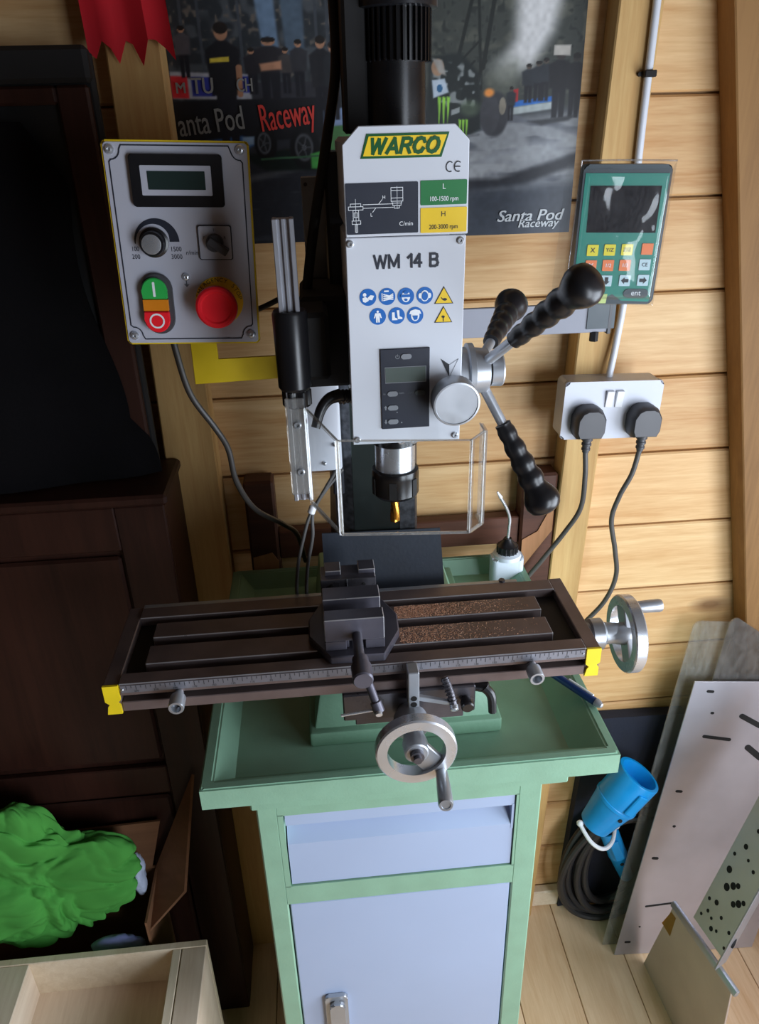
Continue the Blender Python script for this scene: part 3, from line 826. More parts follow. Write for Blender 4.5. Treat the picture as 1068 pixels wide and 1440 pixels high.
# drawer: front bent inwards at the top to make a finger pull
b = B()
g = 0.0018
x0, x1, z0, z1 = dr[0] + g, dr[1] - g, dr[2] + g, dr[3] - g
pr = [(cby + 0.002, z0), (cby + 0.002, z1 - 0.052), (cby + 0.024, z1 - 0.022), (cby + 0.002, z1 - 0.018), (cby + 0.002, z1), (cby + 0.03, z1), (cby + 0.03, z0)]
k = len(pr)
b.poly([(x0, y, z) for y, z in pr] + [(x1, y, z) for y, z in pr], [(i, (i + 1) % k, (i + 1) % k + k, i + k) for i in range(k)] + [tuple(range(k))[::-1], tuple(range(k, 2 * k))])
dw = part('drawer', b, 'blue_grey_paint', st, 'pale blue drawer front with folded finger pull', sharp=15)
part('side_lip', B().prism([(cby + 0.0015, z1 - 0.060), (cby + 0.026, z1 - 0.022), (cby + 0.0015, z1 - 0.016)], (x1 - 0.0028, 0, 0), (0, 1, 0), (0, 0, 1), 0.003), 'blue_grey_paint', dw)
door = part('door', B().box((dd[0] + g, cby + 0.001, dd[2] + g), (dd[1] - g, cby + 0.018, dd[3] - g), 0.0015), 'blue_grey_paint', st, 'pale blue cupboard door')
b = B(face_frame((0.197, cby, -0.665)))
b.slab(rrect(-0.0165, -0.05, 0.0165, 0.048, 0.006), 0.0, 0.006, 0.0012)
b.slab(rrect(-0.010, -0.046, 0.012, 0.040, 0.008), 0.006, 0.014, 0.002)
part('handle', b, 'satin_steel', door, 'silver swing handle')

# ------------------------------------------------------------------ milling machine
zf += 0.0004
mm = thing('milling_machine', (0.30, 0.25, zf), 'bench milling machine with white head panel, dark table and silver handwheels', 'milling machine')
# base casting
b = B()
b.hexa([(0.190, 0.058, zf), (0.428, 0.058, zf), (0.428, 0.425, zf), (0.190, 0.425, zf), (0.190, 0.058, zf + 0.022), (0.428, 0.058, zf + 0.022), (0.428, 0.425, zf + 0.022), (0.190, 0.425, zf + 0.022)], 0.004, 2)
b.hexa([(0.196, 0.066, zf + 0.02), (0.422, 0.066, zf + 0.02), (0.412, 0.41, zf + 0.02), (0.204, 0.41, zf + 0.02), (0.212, 0.10, -0.074), (0.396, 0.10, -0.074), (0.396, 0.38, -0.074), (0.212, 0.38, -0.074)], 0.003, 2)
bc = part('base_casting', b, 'green_casting', mm)
# saddle
b = B().box((0.232, -0.004, -0.072), (0.378, 0.150, -0.0362), 0.0015); b.box((0.245, 0.0, -0.082), (0.366, 0.14, -0.071), 0.001)
part('saddle', b, 'oiled_steel', mm)
# table with T-slots and end troughs
b = B()
b.mi = 1
b.box((0.0, 0.010, -0.0235), (0.5, 0.135, -0.011))
b.mi = 0
b.box((0.0, 0.0, -0.036), (0.5, 0.142, -0.0235), 0.0008)
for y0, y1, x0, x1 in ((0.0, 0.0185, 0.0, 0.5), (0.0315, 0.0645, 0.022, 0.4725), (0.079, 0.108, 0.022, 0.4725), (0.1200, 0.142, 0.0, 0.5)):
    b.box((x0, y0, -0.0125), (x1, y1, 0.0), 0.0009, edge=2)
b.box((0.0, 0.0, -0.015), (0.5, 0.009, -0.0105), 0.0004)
tb = part('table', b, ['ground_iron', 'slot_iron', 'edge_highlight'], mm)
for x0, x1 in ((-0.0165, -0.0002), (0.5002, 0.5165)):
    b = B()
    b.box((x0, 0.0012, -0.037), (x1, 0.146, -0.0015), 0.001)
    ec = part('end_bracket', b, 'ground_iron', mm)
    pr = [(x0, -0.0375), (x1 - 0.001, -0.0375), (x1 - 0.001, -0.0265), (x1 - 0.004, -0.0232), (x1 - 0.0002, -0.0195), (x1 - 0.0002, -0.0008), (x0, -0.0008), (x0, -0.021), (x0 + 0.004, -0.0248), (x0 + 0.002, -0.0275)]
    part('yellow_end', B().prism(pr, (0, 0.0015, 0), (1, 0, 0), (0, 0, 1), 0.003), 'yellow_paint', ec, 'yellow painted end face')
rl = part('rule', B().box((0.002, -0.0012, -0.0105), (0.498, 0.0, -0.0015)), 'rule_steel', tb, 'engraved steel rule')
b = B(face_frame((0, -0.0013, 0)))
for i in range(0, 98):
    xx = 0.008 + i * 0.005
    hh = 0.0052 if i % 2 == 0 else 0.003
    b.flat([(xx - 0.0003, -0.0018), (xx - 0.0003, -0.0018 - hh), (xx + 0.0003, -0.0018 - hh), (xx + 0.0003, -0.0018)], 0.0001)
    if i % 4 == 2: text(b, str(abs(48 - i) * 5), 0.0034, (xx, -0.0088), z=0.0001)
part('scale_marks', b, 'ink_black', rl, kind='stuff')
for xx in (0.004, 0.496, 0.25):
    part('rivet', B().sphere((xx, -0.0014, -0.006), 0.0012, 10, 6), 'bright_steel', rl)
for xx in (0.0605, 0.4395):
    b = B()
    d = V((0, -1, -0.04)).normalized(); p = V((xx, 0.0, -0.0165))
    b.lathe(p, d, [(0, 0.0050), (0.008, 0.0050), (0.008, 0.0082), (0.023, 0.0082), (0.024, 0.0076), (0.024, 0.0054), (0.016, 0.0050), (0.016, 0.0001)], 28, caps=False)
    part('stop_knob', b, 'satin_steel', mm)
part('rear_strip', B().box((0.0, 0.1425, -0.012), (0.46, 0.1495, -0.0005), 0.0006), 'satin_steel', mm)
part('bolt', B().cyl((0.441, 0.146, -0.002), (0.441, 0.146, 0.002), 0.004, n=6), 'oiled_steel', mm)
# stop block and clamp levers at the front of the saddle
b = B(); b.box((0.3015, -0.020, -0.046), (0.3135, -0.0015, 0.0005), 0.001)
sb = part('stop_block', b, 'satin_steel', mm)
for zz in (-0.0335, -0.0415): part('screw_hole', B().cyl((0.3075, -0.0203, zz), (0.3075, -0.0185, zz), 0.0034), 'hole_dark', sb)
b = B(); b.hexa([(0.313, -0.016, -0.041), (0.354, -0.020, -0.0495), (0.354, -0.014, -0.0495), (0.313, -0.010, -0.041), (0.313, -0.016, -0.035), (0.354, -0.020, -0.045), (0.354, -0.014, -0.045), (0.313, -0.010, -0.035)], 0.0008)
part('clamp_lever', b, 'satin_steel', mm)
b = B(); b.tube([(0.343, -0.004, -0.022), (0.348, -0.012, -0.034), (0.351, -0.020, -0.048)], 0.0042, 12, 6)
for i in range(7):
    t = i / 6; b.ring((0.3435 + 0.0065 * t, -0.005 - 0.012 * t, -0.0235 - 0.019 * t), (0.3, -0.6, -0.9), 0.0050, 0.003, 0.0014, 16, 0.0003)
sp = part('clamp_spring', b, 'oiled_steel', mm)
part('screw_head', B().lathe((0.351, -0.0195, -0.0475), (0, -0.85, -0.5), [(0, 0.0046), (0.005, 0.0046), (0.0056, 0.004), (0.0056, 0.002), (0.003, 0.0018), (0.003, 0.0001)], 20, False), 'bright_steel', mm)
part('lock_knob', B().lathe((0.367, -0.004, -0.053), (0, -1, -0.1), [(0, 0.005), (0.006, 0.0072), (0.013, 0.0072), (0.0145, 0.006), (0.0145, 0.0005)], 20), 'black_plastic', mm)
b = B(); b.cyl((0.378, 0.004, -0.042), (0.393, -0.002, -0.042), 0.0062, n=16, ch=0.001); b.tube([(0.388, -0.002, -0.041), (0.395, -0.006, -0.050), (0.3965, -0.010, -0.070)], 0.004, 10, 6, rfun=lambda t: 0.0058 - 0.0012 * t)
part('clamp_handle', b, 'black_plastic', mm)
# front handwheel
def handwheel(C, ax, R, th, spoke_dir, name, handle_p0, handle_p1, hub_len, back):
    C = V(C); ax = V(ax).normalized()
    w = B().ring(C, ax, R, R * 0.72, th, 56, 0.0016)
    wh = part(name, w, 'bright_steel', mm)
    b = B().lathe(C - ax * back, ax, [(0, 0.011), (back * .6, 0.011), (back, 0.0135), (back + th, 0.0125), (back + th + 0.001, 0.011), (back + th + 0.001, 0.0002)], 32)
    part('hub', b, 'satin_steel', wh)
    s = V(spoke_dir).normalized(); t = ax.cross(s)
    for sgn, w0 in (((1, 0.0115),) if ax.x < 0.5 else ((1, 0.010), (-1, 0.010))):
        b = B()
        a0 = C + ax * th * 0.2; q = [a0 + t * w0 * 1.1, a0 - t * w0 * 1.1, a0 + s * sgn * R * 0.80 - t * w0 * 1.1, a0 + s * sgn * R * 0.80 + t * w0 * 1.1]
        b.hexa([*q, *[p + ax * th * 0.5 for p in q]], 0.001)
        part('spoke', b, 'satin_steel', wh)
    b = B().lathe(handle_p0, V(handle_p1) - V(handle_p0), (lambda L: [(0, 0.0050), (0.003, 0.0062), (L * .5, 0.0074), (L - 0.003, 0.0078), (L, 0.0068), (L, 0.0048), (L - 0.001, 0.0044), (L - 0.001, 0.0001)])((V(handle_p1) - V(handle_p0)).length), 24, False)
    part('handle', b, 'satin_steel', wh)
    b = B().lathe(C + ax * th, ax, [(0, 0.0072), (hub_len * .6, 0.0072), (hub_len * .6, 0.0042), (hub_len, 0.0042), (hub_len, 0.0001)], 6 if False else 20)
    part('nut', b, 'oiled_steel', wh)
    return wh
handwheel((0.304, -0.054, -0.064), (0, -1, 0), 0.0425, 0.014, (0.62, 0, -0.78), 'handwheel', (0.3305, -0.066, -0.094), (0.3265, -0.116, -0.0885), 0.011, 0.026)
part('feed_shaft', B().cyl((0.304, -0.032, -0.064), (0.304, -0.002, -0.064), 0.013, ch=0.001).cyl((0.304, -0.030, -0.064), (0.304, -0.014, -0.064), 0.0185, n=32, ch=0.001), 'satin_steel', mm)
handwheel((0.560, 0.050, -0.0225), (1, 0, 0), 0.0455, 0.014, (0, 0.55, 0.84), 'handwheel', (0.573, 0.066, 0.002), (0.612, 0.066, 0.002), 0.004, 0.022)
b = B().lathe((0.5165, 0.052, -0.0215), (1, 0, 0), [(0, 0.013), (0.006, 0.014), (0.007, 0.0185), (0.020, 0.0185), (0.024, 0.013), (0.045, 0.011)], 36)
part('dial_collar', b, 'satin_steel', mm)
# column with scraped dovetail ways and rubber apron
b = B(); b.box((0.262, 0.2105, -0.075), (0.340, 0.24, 0.47), 0.0005)
part('column_face', b, 'polished_way', mm)
b = B(); b.hexa([(0.238, 0.262, -0.075), (0.350, 0.262, -0.075), (0.352, 0.36, -0.075), (0.230, 0.36, -0.075), (0.252, 0.262, 0.46), (0.350, 0.262, 0.46), (0.350, 0.36, 0.46), (0.252, 0.36, 0.46)], 0.004)
part('column', b, 'dark_paint', mm)
for s in (-1, 1):
    xa, xb = (0.262, 0.240) if s < 0 else (0.340, 0.3445)
    xm = xa + s * 0.006
    b = B(); b.hexa([(xa, 0.211, -0.07), (xb, 0.224, -0.07), (xb, 0.262, -0.07), (xa, 0.24, -0.07), (xa, 0.211, 0.30), (xb, 0.224, 0.30), (xb, 0.262, 0.30), (xa, 0.24, 0.30)])
    part('dovetail_way', b, 'scraped_iron', mm)
part('way_strip', B().box((0.3205, 0.2095, 0.03), (0.340, 0.211, 0.26)), 'scraped_iron', mm)
b = B(); b.hexa([(0.220, 0.168, -0.036), (0.374, 0.168, -0.036), (0.374, 0.170, -0.036), (0.220, 0.170, -0.036), (0.220, 0.205, 0.052), (0.372, 0.205, 0.049), (0.372, 0.207, 0.049), (0.220, 0.207, 0.052)])
part('rubber_apron', b, 'black_rubber', mm)
# head
b = B(); b.box((0.259, 0.0035, 0.266), (0.352, 0.205, 0.425), 0.003); b.box((0.259, 0.0035, 0.43), (0.3535, 0.205, 0.503), 0.004)
part('head_body', b, 'white_paint', mm)
part('slide_block', B().box((0.246, 0.165, 0.262), (0.358, 0.262, 0.49), 0.003), 'dark_paint', mm)
HF = face_frame((0, 0.0, 0))
b = B(HF); b.slab([(0.2555, 0.2515), (0.3535, 0.2510), (0.3548, 0.4295), (0.2562, 0.4302)], -0.0034, 0.0, 0.0006)
lp = part('front_plate', b, 'white_paint', mm, 'white sheet steel front panel')
b = B(HF); b.slab([(0.2568, 0.4308), (0.3560, 0.4303), (0.3556, 0.4990), (0.3442, 0.5103), (0.2695, 0.5103), (0.2565, 0.4975)], -0.0034, 0.0004, 0.0006)
up = part('belt_cover', b, 'white_paint', mm, 'white belt cover with chamfered corners')
for x, z in ((0.2598, 0.4255), (0.3502, 0.4252), (0.2595, 0.2565), (0.3490, 0.2560)):
    b = B().lathe((x, 0.0, z), (0, -1, 0), [(0, 0.0031), (0.0010, 0.0030), (0.0018, 0.0022), (0.0018, 0.0012), (0.0008, 0.0011), (0.0008, 0.0001)], 16, False)
    part('screw', b, 'bright_steel', lp)
# belt cover prints
e = 0.0008
def ink(shape, material, parent, name='print', label=None):
    return part(name, shape, material, parent, label)
lg = [(0.2757, 0.5047), (0.3397, 0.5047), (0.3337, 0.4874), (0.2706, 0.4876)]
b = B(HF).slab(lg, 0.0004, 0.0009); lgp = ink(b, 'ink_logo_green', up, 'logo_plate', 'green and yellow maker badge')
cxg = sum(p[0] for p in lg) / 4; czg = sum(p[1] for p in lg) / 4
b = B(HF).flat([(cxg + (x - cxg) * 0.945, czg + (z - czg) * 0.80) for x, z in lg], 0.00105); ink(b, 'ink_yellow', lgp, 'yellow_field')
b = B(HF); block_text(b, 'WARCO', 0.0098, (0.3051, 0.4961), 0.0026, 0.00120, sx=0.94, shear=0.28, gap=0.30); ink(b, 'ink_logo_green', lgp, 'lettering')
b = B(HF)
for cx, s in ((0.3405, 0), (0.3470, 1)):
    pts = [(cx + 0.0029 * math.cos(math.radians(a)), 0.4803 + 0.0036 * math.sin(math.radians(a))) for a in range(55, 306, 14)]
    b.line(pts, 0.0008, 0.0006)
    if s: b.line([(cx - 0.0028, 0.4803), (cx + 0.0015, 0.4803)], 0.0008, 0.0006)
ink(b, 'ink_black', up, 'lettering')
b = B(HF).slab(rrect(0.2578, 0.4326, 0.3154, 0.4705, 0.001), 0.0004, 0.0008); dg_ = ink(b, 'ink_navy', up, 'diagram_plate', 'dark belt diagram sticker')
b = B(HF); w = 0.0004; zz = 0.0010
def rect(x0, y0, x1, y1): b.line([(x0, y0), (x1, y0), (x1, y1), (x0, y1)], w, zz, True)
rect(0.2937, 0.4566, 0.3031, 0.4666); rect(0.2945, 0.4552, 0.3022, 0.4566); rect(0.2950, 0.4535, 0.3016, 0.4552); rect(0.2962, 0.4515, 0.3002, 0.4535)
b.line([(0.2937, 0.4645), (0.3031, 0.4645)], w, zz); b.line([(0.2937, 0.4590), (0.3031, 0.4590)], w, zz); b.line([(0.2985, 0.4675), (0.2985, 0.4510)], w * .7, zz)
b.line([(0.2712, 0.4548), (0.2945, 0.4548)], w, zz); b.line([(0.2712, 0.4522), (0.2955, 0.4522)], w, zz)
rect(0.2612, 0.4535, 0.2695, 0.4556); rect(0.2596, 0.4510, 0.2712, 0.4535); rect(0.2632, 0.4430, 0.2676, 0.4508); rect(0.2640, 0.4455, 0.2668, 0.4490); rect(0.2622, 0.4405, 0.2690, 0.4430); rect(0.2646, 0.4345, 0.2664, 0.4403)
b.line([(0.2654, 0.4590), (0.2654, 0.4340)], w * .7, zz); b.line([(0.2838, 0.4550), (0.2866, 0.4582)], w, zz); b.line([(0.2815, 0.4522), (0.2788, 0.4490)], w, zz)
ink(b, 'ink_white', dg_, 'line_drawing')
b = B(HF); text(b, 'H', 0.0036, (0.2880, 0.4597), z=zz); text(b, 'L', 0.0036, (0.2778, 0.4470), z=zz); text(b, 'C/min', 0.0046, (0.3056, 0.4396), z=zz); ink(b, 'ink_white', dg_, 'lettering')
b = B(HF).slab(rrect(0.3173, 0.4528, 0.3545, 0.4709, 0.0008), 0.0004, 0.0008); gp = ink(b, 'ink_green', up, 'low_range_plate', 'green speed range sticker')
b = B(HF); text(b, 'L', 0.0056, (0.3360, 0.4662), z=zz); text(b, '100-1500 rpm', 0.0050, (0.3360, 0.4572), sx=0.82, bold=0.01, z=zz); ink(b, 'ink_white', gp, 'lettering')
b = B(HF).slab(rrect(0.3173, 0.4320, 0.3549, 0.4508, 0.0008), 0.0004, 0.0008); yp = ink(b, 'ink_yellow', up, 'high_range_plate', 'yellow speed range sticker')
b = B(HF); text(b, 'H', 0.0056, (0.3358, 0.4458), z=zz); text(b, '200-3000 rpm', 0.0050, (0.3360, 0.4362), sx=0.82, bold=0.01, z=zz); ink(b, 'ink_black', yp, 'lettering')
# front plate prints
b = B(HF); block_text(b, 'WM 14 B', 0.0098, (0.3056, 0.4108), 0.00185, 0.0004, sx=0.88, gap=0.27); ink(b, 'ink_navy', lp, 'lettering')
ic = [(0.2731, 0.3828), (0.2891, 0.3828), (0.3050, 0.3824), (0.3210, 0.3824), (0.2809, 0.3667), (0.2970, 0.3666), (0.3128, 0.3663)]
for i, (x, z) in enumerate(ic):
    d = ink(B(HF).disc((x, z), 0.0070, 0.0003, 32), 'ink_blue', lp, 'safety_sign', 'round blue safety sign')
    b = B(HF); h = 0.0005
    if i == 0:
        b.disc((x - 0.0028, z + 0.0022), 0.0015, h); b.flat([(x - 0.0048, z - 0.0005), (x - 0.0022, z + 0.0006), (x + 0.0006, z - 0.0014), (x + 0.0004, z - 0.0028), (x - 0.0022, z - 0.0042), (x - 0.0042, z - 0.0036)], h); b.flat([(x - 0.0004, z - 0.0004), (x + 0.0020, z + 0.0018), (x + 0.0052, z + 0.0012), (x + 0.0034, z - 0.0024), (x + 0.0008, z - 0.0020)], h)
    elif i == 1:
        b.flat([(x - 0.0046, z + 0.003), (x - 0.0038, z + 0.003), (x - 0.0038, z - 0.0035), (x - 0.0046, z - 0.0035)], h)
        for k in range(4): b.line([(x - 0.0028, z + 0.0018 - k * 0.0016), (x + 0.0020, z + 0.0004 - k * 0.0008), (x + 0.0048, z + 0.0020 - k * 0.0014)], 0.0010, h)
        b.line([(x - 0.002, z + 0.0045), (x + 0.001, z + 0.0045)], 0.0012, h)
    elif i in (2, 3, 6):
        b.disc((x, z - 0.0002), 0.0046, h, 24, rx=0.0036)
        if i == 3: b.disc((x - 0.0040, z), 0.0022, h + 0.0001, rx=0.0014); b.disc((x + 0.0040, z), 0.0022, h + 0.0001, rx=0.0014)
        if i == 6: b.flat([(x - 0.0052, z + 0.0012), (x + 0.0052, z + 0.0012), (x + 0.0040, z + 0.0040), (x, z + 0.0052), (x - 0.0040, z + 0.0040)], h + 0.0001)
    elif i == 4:
        b.disc((x, z + 0.0040), 0.0010, h); b.flat([(x - 0.0022, z + 0.0028), (x + 0.0022, z + 0.0028), (x + 0.0034, z - 0.0014), (x + 0.0024, z - 0.0014), (x + 0.0016, z + 0.0008), (x + 0.0016, z - 0.0050), (x + 0.0003, z - 0.0050), (x, z - 0.0012), (x - 0.0003, z - 0.0050), (x - 0.0016, z - 0.0050), (x - 0.0016, z + 0.0008), (x - 0.0024, z - 0.0014), (x - 0.0034, z - 0.0014)], h)
    elif i == 5:
        b.flat([(x - 0.0040, z + 0.0030), (x - 0.0018, z + 0.0030), (x - 0.0016, z - 0.0014), (x + 0.0006, z - 0.0024), (x + 0.0006, z - 0.0036), (x - 0.0040, z - 0.0036)], h); b.flat([(x, z + 0.0046), (x + 0.0022, z + 0.0046), (x + 0.0024, z - 0.0004), (x + 0.0048, z - 0.0016), (x + 0.0048, z - 0.0030), (x + 0.0010, z - 0.0028)], h)
    ink(b, 'ink_white', d, 'pictogram')
    if i in (2, 3, 6):
        b = B(HF); h2 = h + 0.0003
        if i == 2: b.line([(x - 0.0036, z + 0.0004), (x + 0.0036, z + 0.0004)], 0.0022, h2); b.disc((x, z + 0.0032), 0.0012, h2, rx=0.0022); b.disc((x, z - 0.0028), 0.0010, h2, rx=0.0014)
        if i == 3: b.disc((x, z - 0.0004), 0.0036, h2, 20, rx=0.0026)
        if i == 6: b.flat([(x - 0.0024, z - 0.0002), (x + 0.0022, z - 0.0002), (x + 0.0018, z - 0.0034), (x - 0.0008, z - 0.0040)], h2)
        ink(b, 'ink_blue', d, 'pictogram')
for k, tri in enumerate((((0.3371, 0.3894), (0.3290, 0.3750), (0.3455, 0.3748)), ((0.3370, 0.3731), (0.3292, 0.3592), (0.3448, 0.3590)))):
    d = ink(B(HF).flat(tri, 0.0003), 'ink_black', lp, 'warning_sign', 'yellow warning triangle')
    cx = sum(p[0] for p in tri) / 3; cz = sum(p[1] for p in tri) / 3
    ink(B(HF).flat([(cx + (x - cx) * 0.86, cz + (z - cz) * 0.86) for x, z in tri], 0.0005), 'ink_yellow', d, 'yellow_field')
    b = B(HF)
    if k == 0: b.disc((cx + 0.0008, cz - 0.0012), 0.0011, 0.0007, rx=0.0019); b.line([(cx - 0.0022, cz + 0.0004), (cx - 0.001, cz - 0.0012)], 0.0007, 0.0007)
    else: b.disc((cx - 0.0002, cz + 0.0004), 0.0010, 0.0007, rx=0.0014); b.line([(cx, cz), (cx, cz - 0.0034)], 0.0007, 0.0007)
    ink(b, 'ink_black', d, 'pictogram')
# depth read-out
dro = part('depth_readout', B(HF).slab([(0.2820, 0.3386), (0.3254, 0.3386), (0.3254, 0.2660), (0.2822, 0.2657)], 0.0, 0.0016, 0.0004), 'ink_navy', lp, 'dark digital depth read-out')
ink(B(HF).slab([(0.2856, 0.3228), (0.3222, 0.3228), (0.3222, 0.3084), (0.2859, 0.3084)], 0.0016, 0.0020), 'ink_grey', dro, 'screen_border')
ink(B(HF).slab([(0.2862, 0.3222), (0.3216, 0.3222), (0.3216, 0.3090), (0.2864, 0.3090)], 0.0020, 0.0022), 'lcd_grey', dro, 'screen')
for i, (x, z) in enumerate(((0.3046, 0.3316), (0.2922, 0.2987), (0.3166, 0.2986), (0.2923, 0.2857), (0.2923, 0.2727))):
    ink(B(HF).slab(rrect(x - 0.0047, z - 0.0023, x + 0.0047, z + 0.0023, 0.0022), 0.0016, 0.0024, 0.0003), 'ink_grey' if i != 2 else 'dro_case', dro, 'button')
b = B(HF); h = 0.0018
b.line([(0.2970 + 0.0016 * math.cos(a), 0.3316 + 0.0016 * math.sin(a)) for a in [2.2 + 0.35 * k for k in range(15)]], 0.0005, h); b.line([(0.2970, 0.3320), (0.2970, 0.3336)], 0.0005, h)
for z, s in ((0.2857, 1), (0.2727, -1)): b.flat([(0.2852, z), (0.2842, z), (0.2858, z + s * 0.0022), (0.2874, z), (0.2864, z), (0.2864, z - s * 0.002), (0.2852, z - s * 0.002)], h)
text(b, 'mm', 0.0030, (0.3002, 0.2990), z=h); text(b, 'in', 0.0028, (0.2849, 0.2987), z=h)
b.disc((0.2960, 0.2812), 0.0006, h, 10); b.disc((0.3000, 0.2714), 0.0007, h, 10)
ink(b, 'ink_grey', dro, 'lettering')
b = B(HF); text(b, 'ZERO', 0.0026, (0.3092, 0.2988), z=h); ink(b, 'dro_case', dro, 'lettering')
ink(B(HF).flat([(0.3354, 0.3274), (0.3431, 0.3109), (0.3428, 0.3220)], 0.0003), 'ink_black', lp, 'arrow_mark')
b = B(HF); b.line([(0.3431, 0.3109), (0.3508, 0.3269), (0.3430, 0.3220), (0.3354, 0.3274)], 0.0003, 0.0003); ink(b, 'ink_black', lp, 'arrow_outline')
# fine feed dial
d = V((0.03, -1, -0.12)).normalized(); c0 = V((0.3452, -0.001, 0.296))
b = B().lathe(c0, d, [(0, 0.012), (0.006, 0.0125), (0.007, 0.0205), (0.022, 0.0212), (0.0235, 0.0205), (0.0237, 0.0190), (0.0228, 0.0186), (0.0226, 0.0001)], 48)
part('fine_feed_dial', b, 'satin_steel', mm, 'round grey metal dial')
# quill capstan: hub on the right flank and three ball-ended lever handles
hc = V((0.354, 0.032, 0.306))
b = B().lathe(hc, (1, 0, 0), [(-0.003, 0.022), (0.010, 0.022), (0.011, 0.0255), (0.016, 0.0255), (0.017, 0.0215), (0.030, 0.0200), (0.031, 0.0140), (0.033, 0.0140), (0.033, 0.0150), (0.043, 0.0155), (0.0445, 0.0145), (0.0445, 0.0002)], 40)
hub = part('capstan_hub', b, 'satin_steel', mm)
part('hub_groove', B().ring(hc + V((0.0308, 0, 0)), (1, 0, 0), 0.0146, 0.010, 0.0022, 32, 0.0002), 'hole_dark', hub)
hs = V((0.373, 0.032, 0.306))
for k in range(3):
    t = math.radians(-15 + 120 * k)
    dirn = V((0.056, 0.112 * math.sin(t), -0.112 * math.cos(t))).normalized()
    Lh = 0.146
    lv = part('quill_lever', B().cyl(hs + dirn * 0.008, hs + dirn * 0.075, 0.0048, n=20), 'satin_steel', mm)
    prof = [(0.056, 0.0052), (0.057, 0.0078)]
    for i in range(4):
        s0 = 0.060 + i * 0.0165; rr = 0.0088 + i * 0.0012
        prof += [(s0, rr * 0.86), (s0 + 0.004, rr), (s0 + 0.009, rr * 1.02), (s0 + 0.0135, rr * 0.9)]
    prof += [(0.126, 0.0116), (0.132, 0.0148), (0.138, 0.0172), (0.144, 0.0176), (0.150, 0.0150), (0.1535, 0.0095), (0.155, 0.0001)]
    part('grip', B().lathe(hs, dirn, prof, 28), 'black_plastic', lv, 'black ribbed plastic grip', sharp=60)
# motor, cables
b = B().lathe((0.3125, 0.128, 0.503), (0, 0, 1), [(0, 0.0275), (0.058, 0.0275)], 44); mo = part('motor', b, 'black_paint', mm, 'black electric motor')
b = B().cyl((0.3145, 0.128, 0.5595), (0.3145, 0.128, 0.600), 0.0272, n=40)
for i in range(34):
    a = 2 * math.pi * i / 34; c, s = math.cos(a), math.sin(a)
    p = V((0.3145 + 0.0270 * c, 0.128 + 0.0270 * s, 0)); q = V((c, s, 0)) * 0.0036; w = V((-s, c, 0)) * 0.0009
    b.hexa([tuple(V((0, 0, 0.560)) + v) for v in (p - w, p + q - w, p + q + w, p + w)] + [tuple(V((0, 0, 0.599)) + v) for v in (p - w, p + q - w, p + q + w, p + w)])
part('cooling_fins', b, 'black_paint', mo)
part('fan_cover', B().lathe((0.3145, 0.128, 0.599), (0, 0, 1), [(0, 0.032), (0.001, 0.0355), (0.045, 0.0355), (0.05, 0.031), (0.05, 0.001)], 44), 'black_plastic', mo)
part('terminal_box', B().box((0.266, 0.115, 0.505), (0.288, 0.17, 0.640), 0.003), 'matt_black', mo)
b = B(); b.tube([(0.262, 0.17, 0.70), (0.2625, 0.17, 0.62), (0.262, 0.17, 0.56), (0.250, 0.165, 0.50), (0.232, 0.155, 0.42), (0.221, 0.15, 0.36), (0.216, 0.15, 0.33)], 0.0052, 12, 8); part('motor_cable', b, 'cable_black', mm)
# spindle, collet chuck, cutter
SX, SY = 0.301, 0.070
part('quill', B().lathe((SX, SY, 0.266), (0, 0, -1), [(0, 0.0235), (0.040, 0.0235), (0.0405, 0.0202), (0.0415, 0.0202)], 40), 'black_paint', mm)
for dx in (0.004, 0.0165):
    b = B().lathe((SX + dx, SY - 0.0235, 0.2355), (0, -1, -0.15), [(-0.004, 0.0040), (0.002, 0.0040), (0.0028, 0.0034), (0.0028, 0.0019), (0.0012, 0.0017), (0.0012, 0.0001)], 18, False); part('cap_screw', b, 'bright_steel', mm)
part('spindle_nose', B().lathe((SX, SY, 0.228), (0, 0, -1), [(0, 0.0205), (0.032, 0.0205), (0.034, 0.0190)], 40), 'bright_steel', mm)
b = B().lathe((SX, SY, 0.1975), (0, 0, -1), [(0, 0.0210), (0.001, 0.0240), (0.0065, 0.0245), (0.0072, 0.0243), (0.027, 0.0243), (0.031, 0.021), (0.033, 0.016), (0.033, 0.0055)], 40)
cn = part('collet_nut', b, 'black_paint', mm)
b = B()
for i in range(6):
    a = math.pi / 3 * i + 0.3; c, s = math.cos(a), math.sin(a); p = V((SX + 0.0236 * c, SY + 0.0236 * s, 0)); w = V((-s, c, 0)) * 0.0035; q = V((c, s, 0)) * 0.0012
    b.hexa([tuple(V((0, 0, 0.1705)) + v) for v in (p - w, p + q - w, p + q + w, p + w)] + [tuple(V((0, 0, 0.189)) + v) for v in (p - w, p + q - w, p + q + w, p + w)])
part('spanner_flat', b, 'matt_black', cn, kind='stuff')
b = B()
nrow, nk = 22, 24
vs = []
for i in range(nrow):
    z = 0.166 - 0.031 * i / (nrow - 1)
    for k in range(nk):
        a = 2 * math.pi * k / nk
        tw = i * 0.17
        r = 0.0052 * (0.74 + 0.26 * abs(math.cos(1.0 * (a - tw)))) if i > 3 else 0.0050
        vs.append((SX - 0.001 + r * math.cos(a), SY + r * math.sin(a), z))
fs = [(i * nk + k, (i + 1) * nk + k, (i + 1) * nk + (k + 1) % nk, i * nk + (k + 1) % nk) for i in range(nrow - 1) for k in range(nk)] + [tuple(range(nk)), tuple((nrow - 1) * nk + k for k in reversed(range(nk)))]
b.poly(vs, fs); part('end_mill', b, 'gold_tool', mm, 'gold coated end mill', sharp=50)
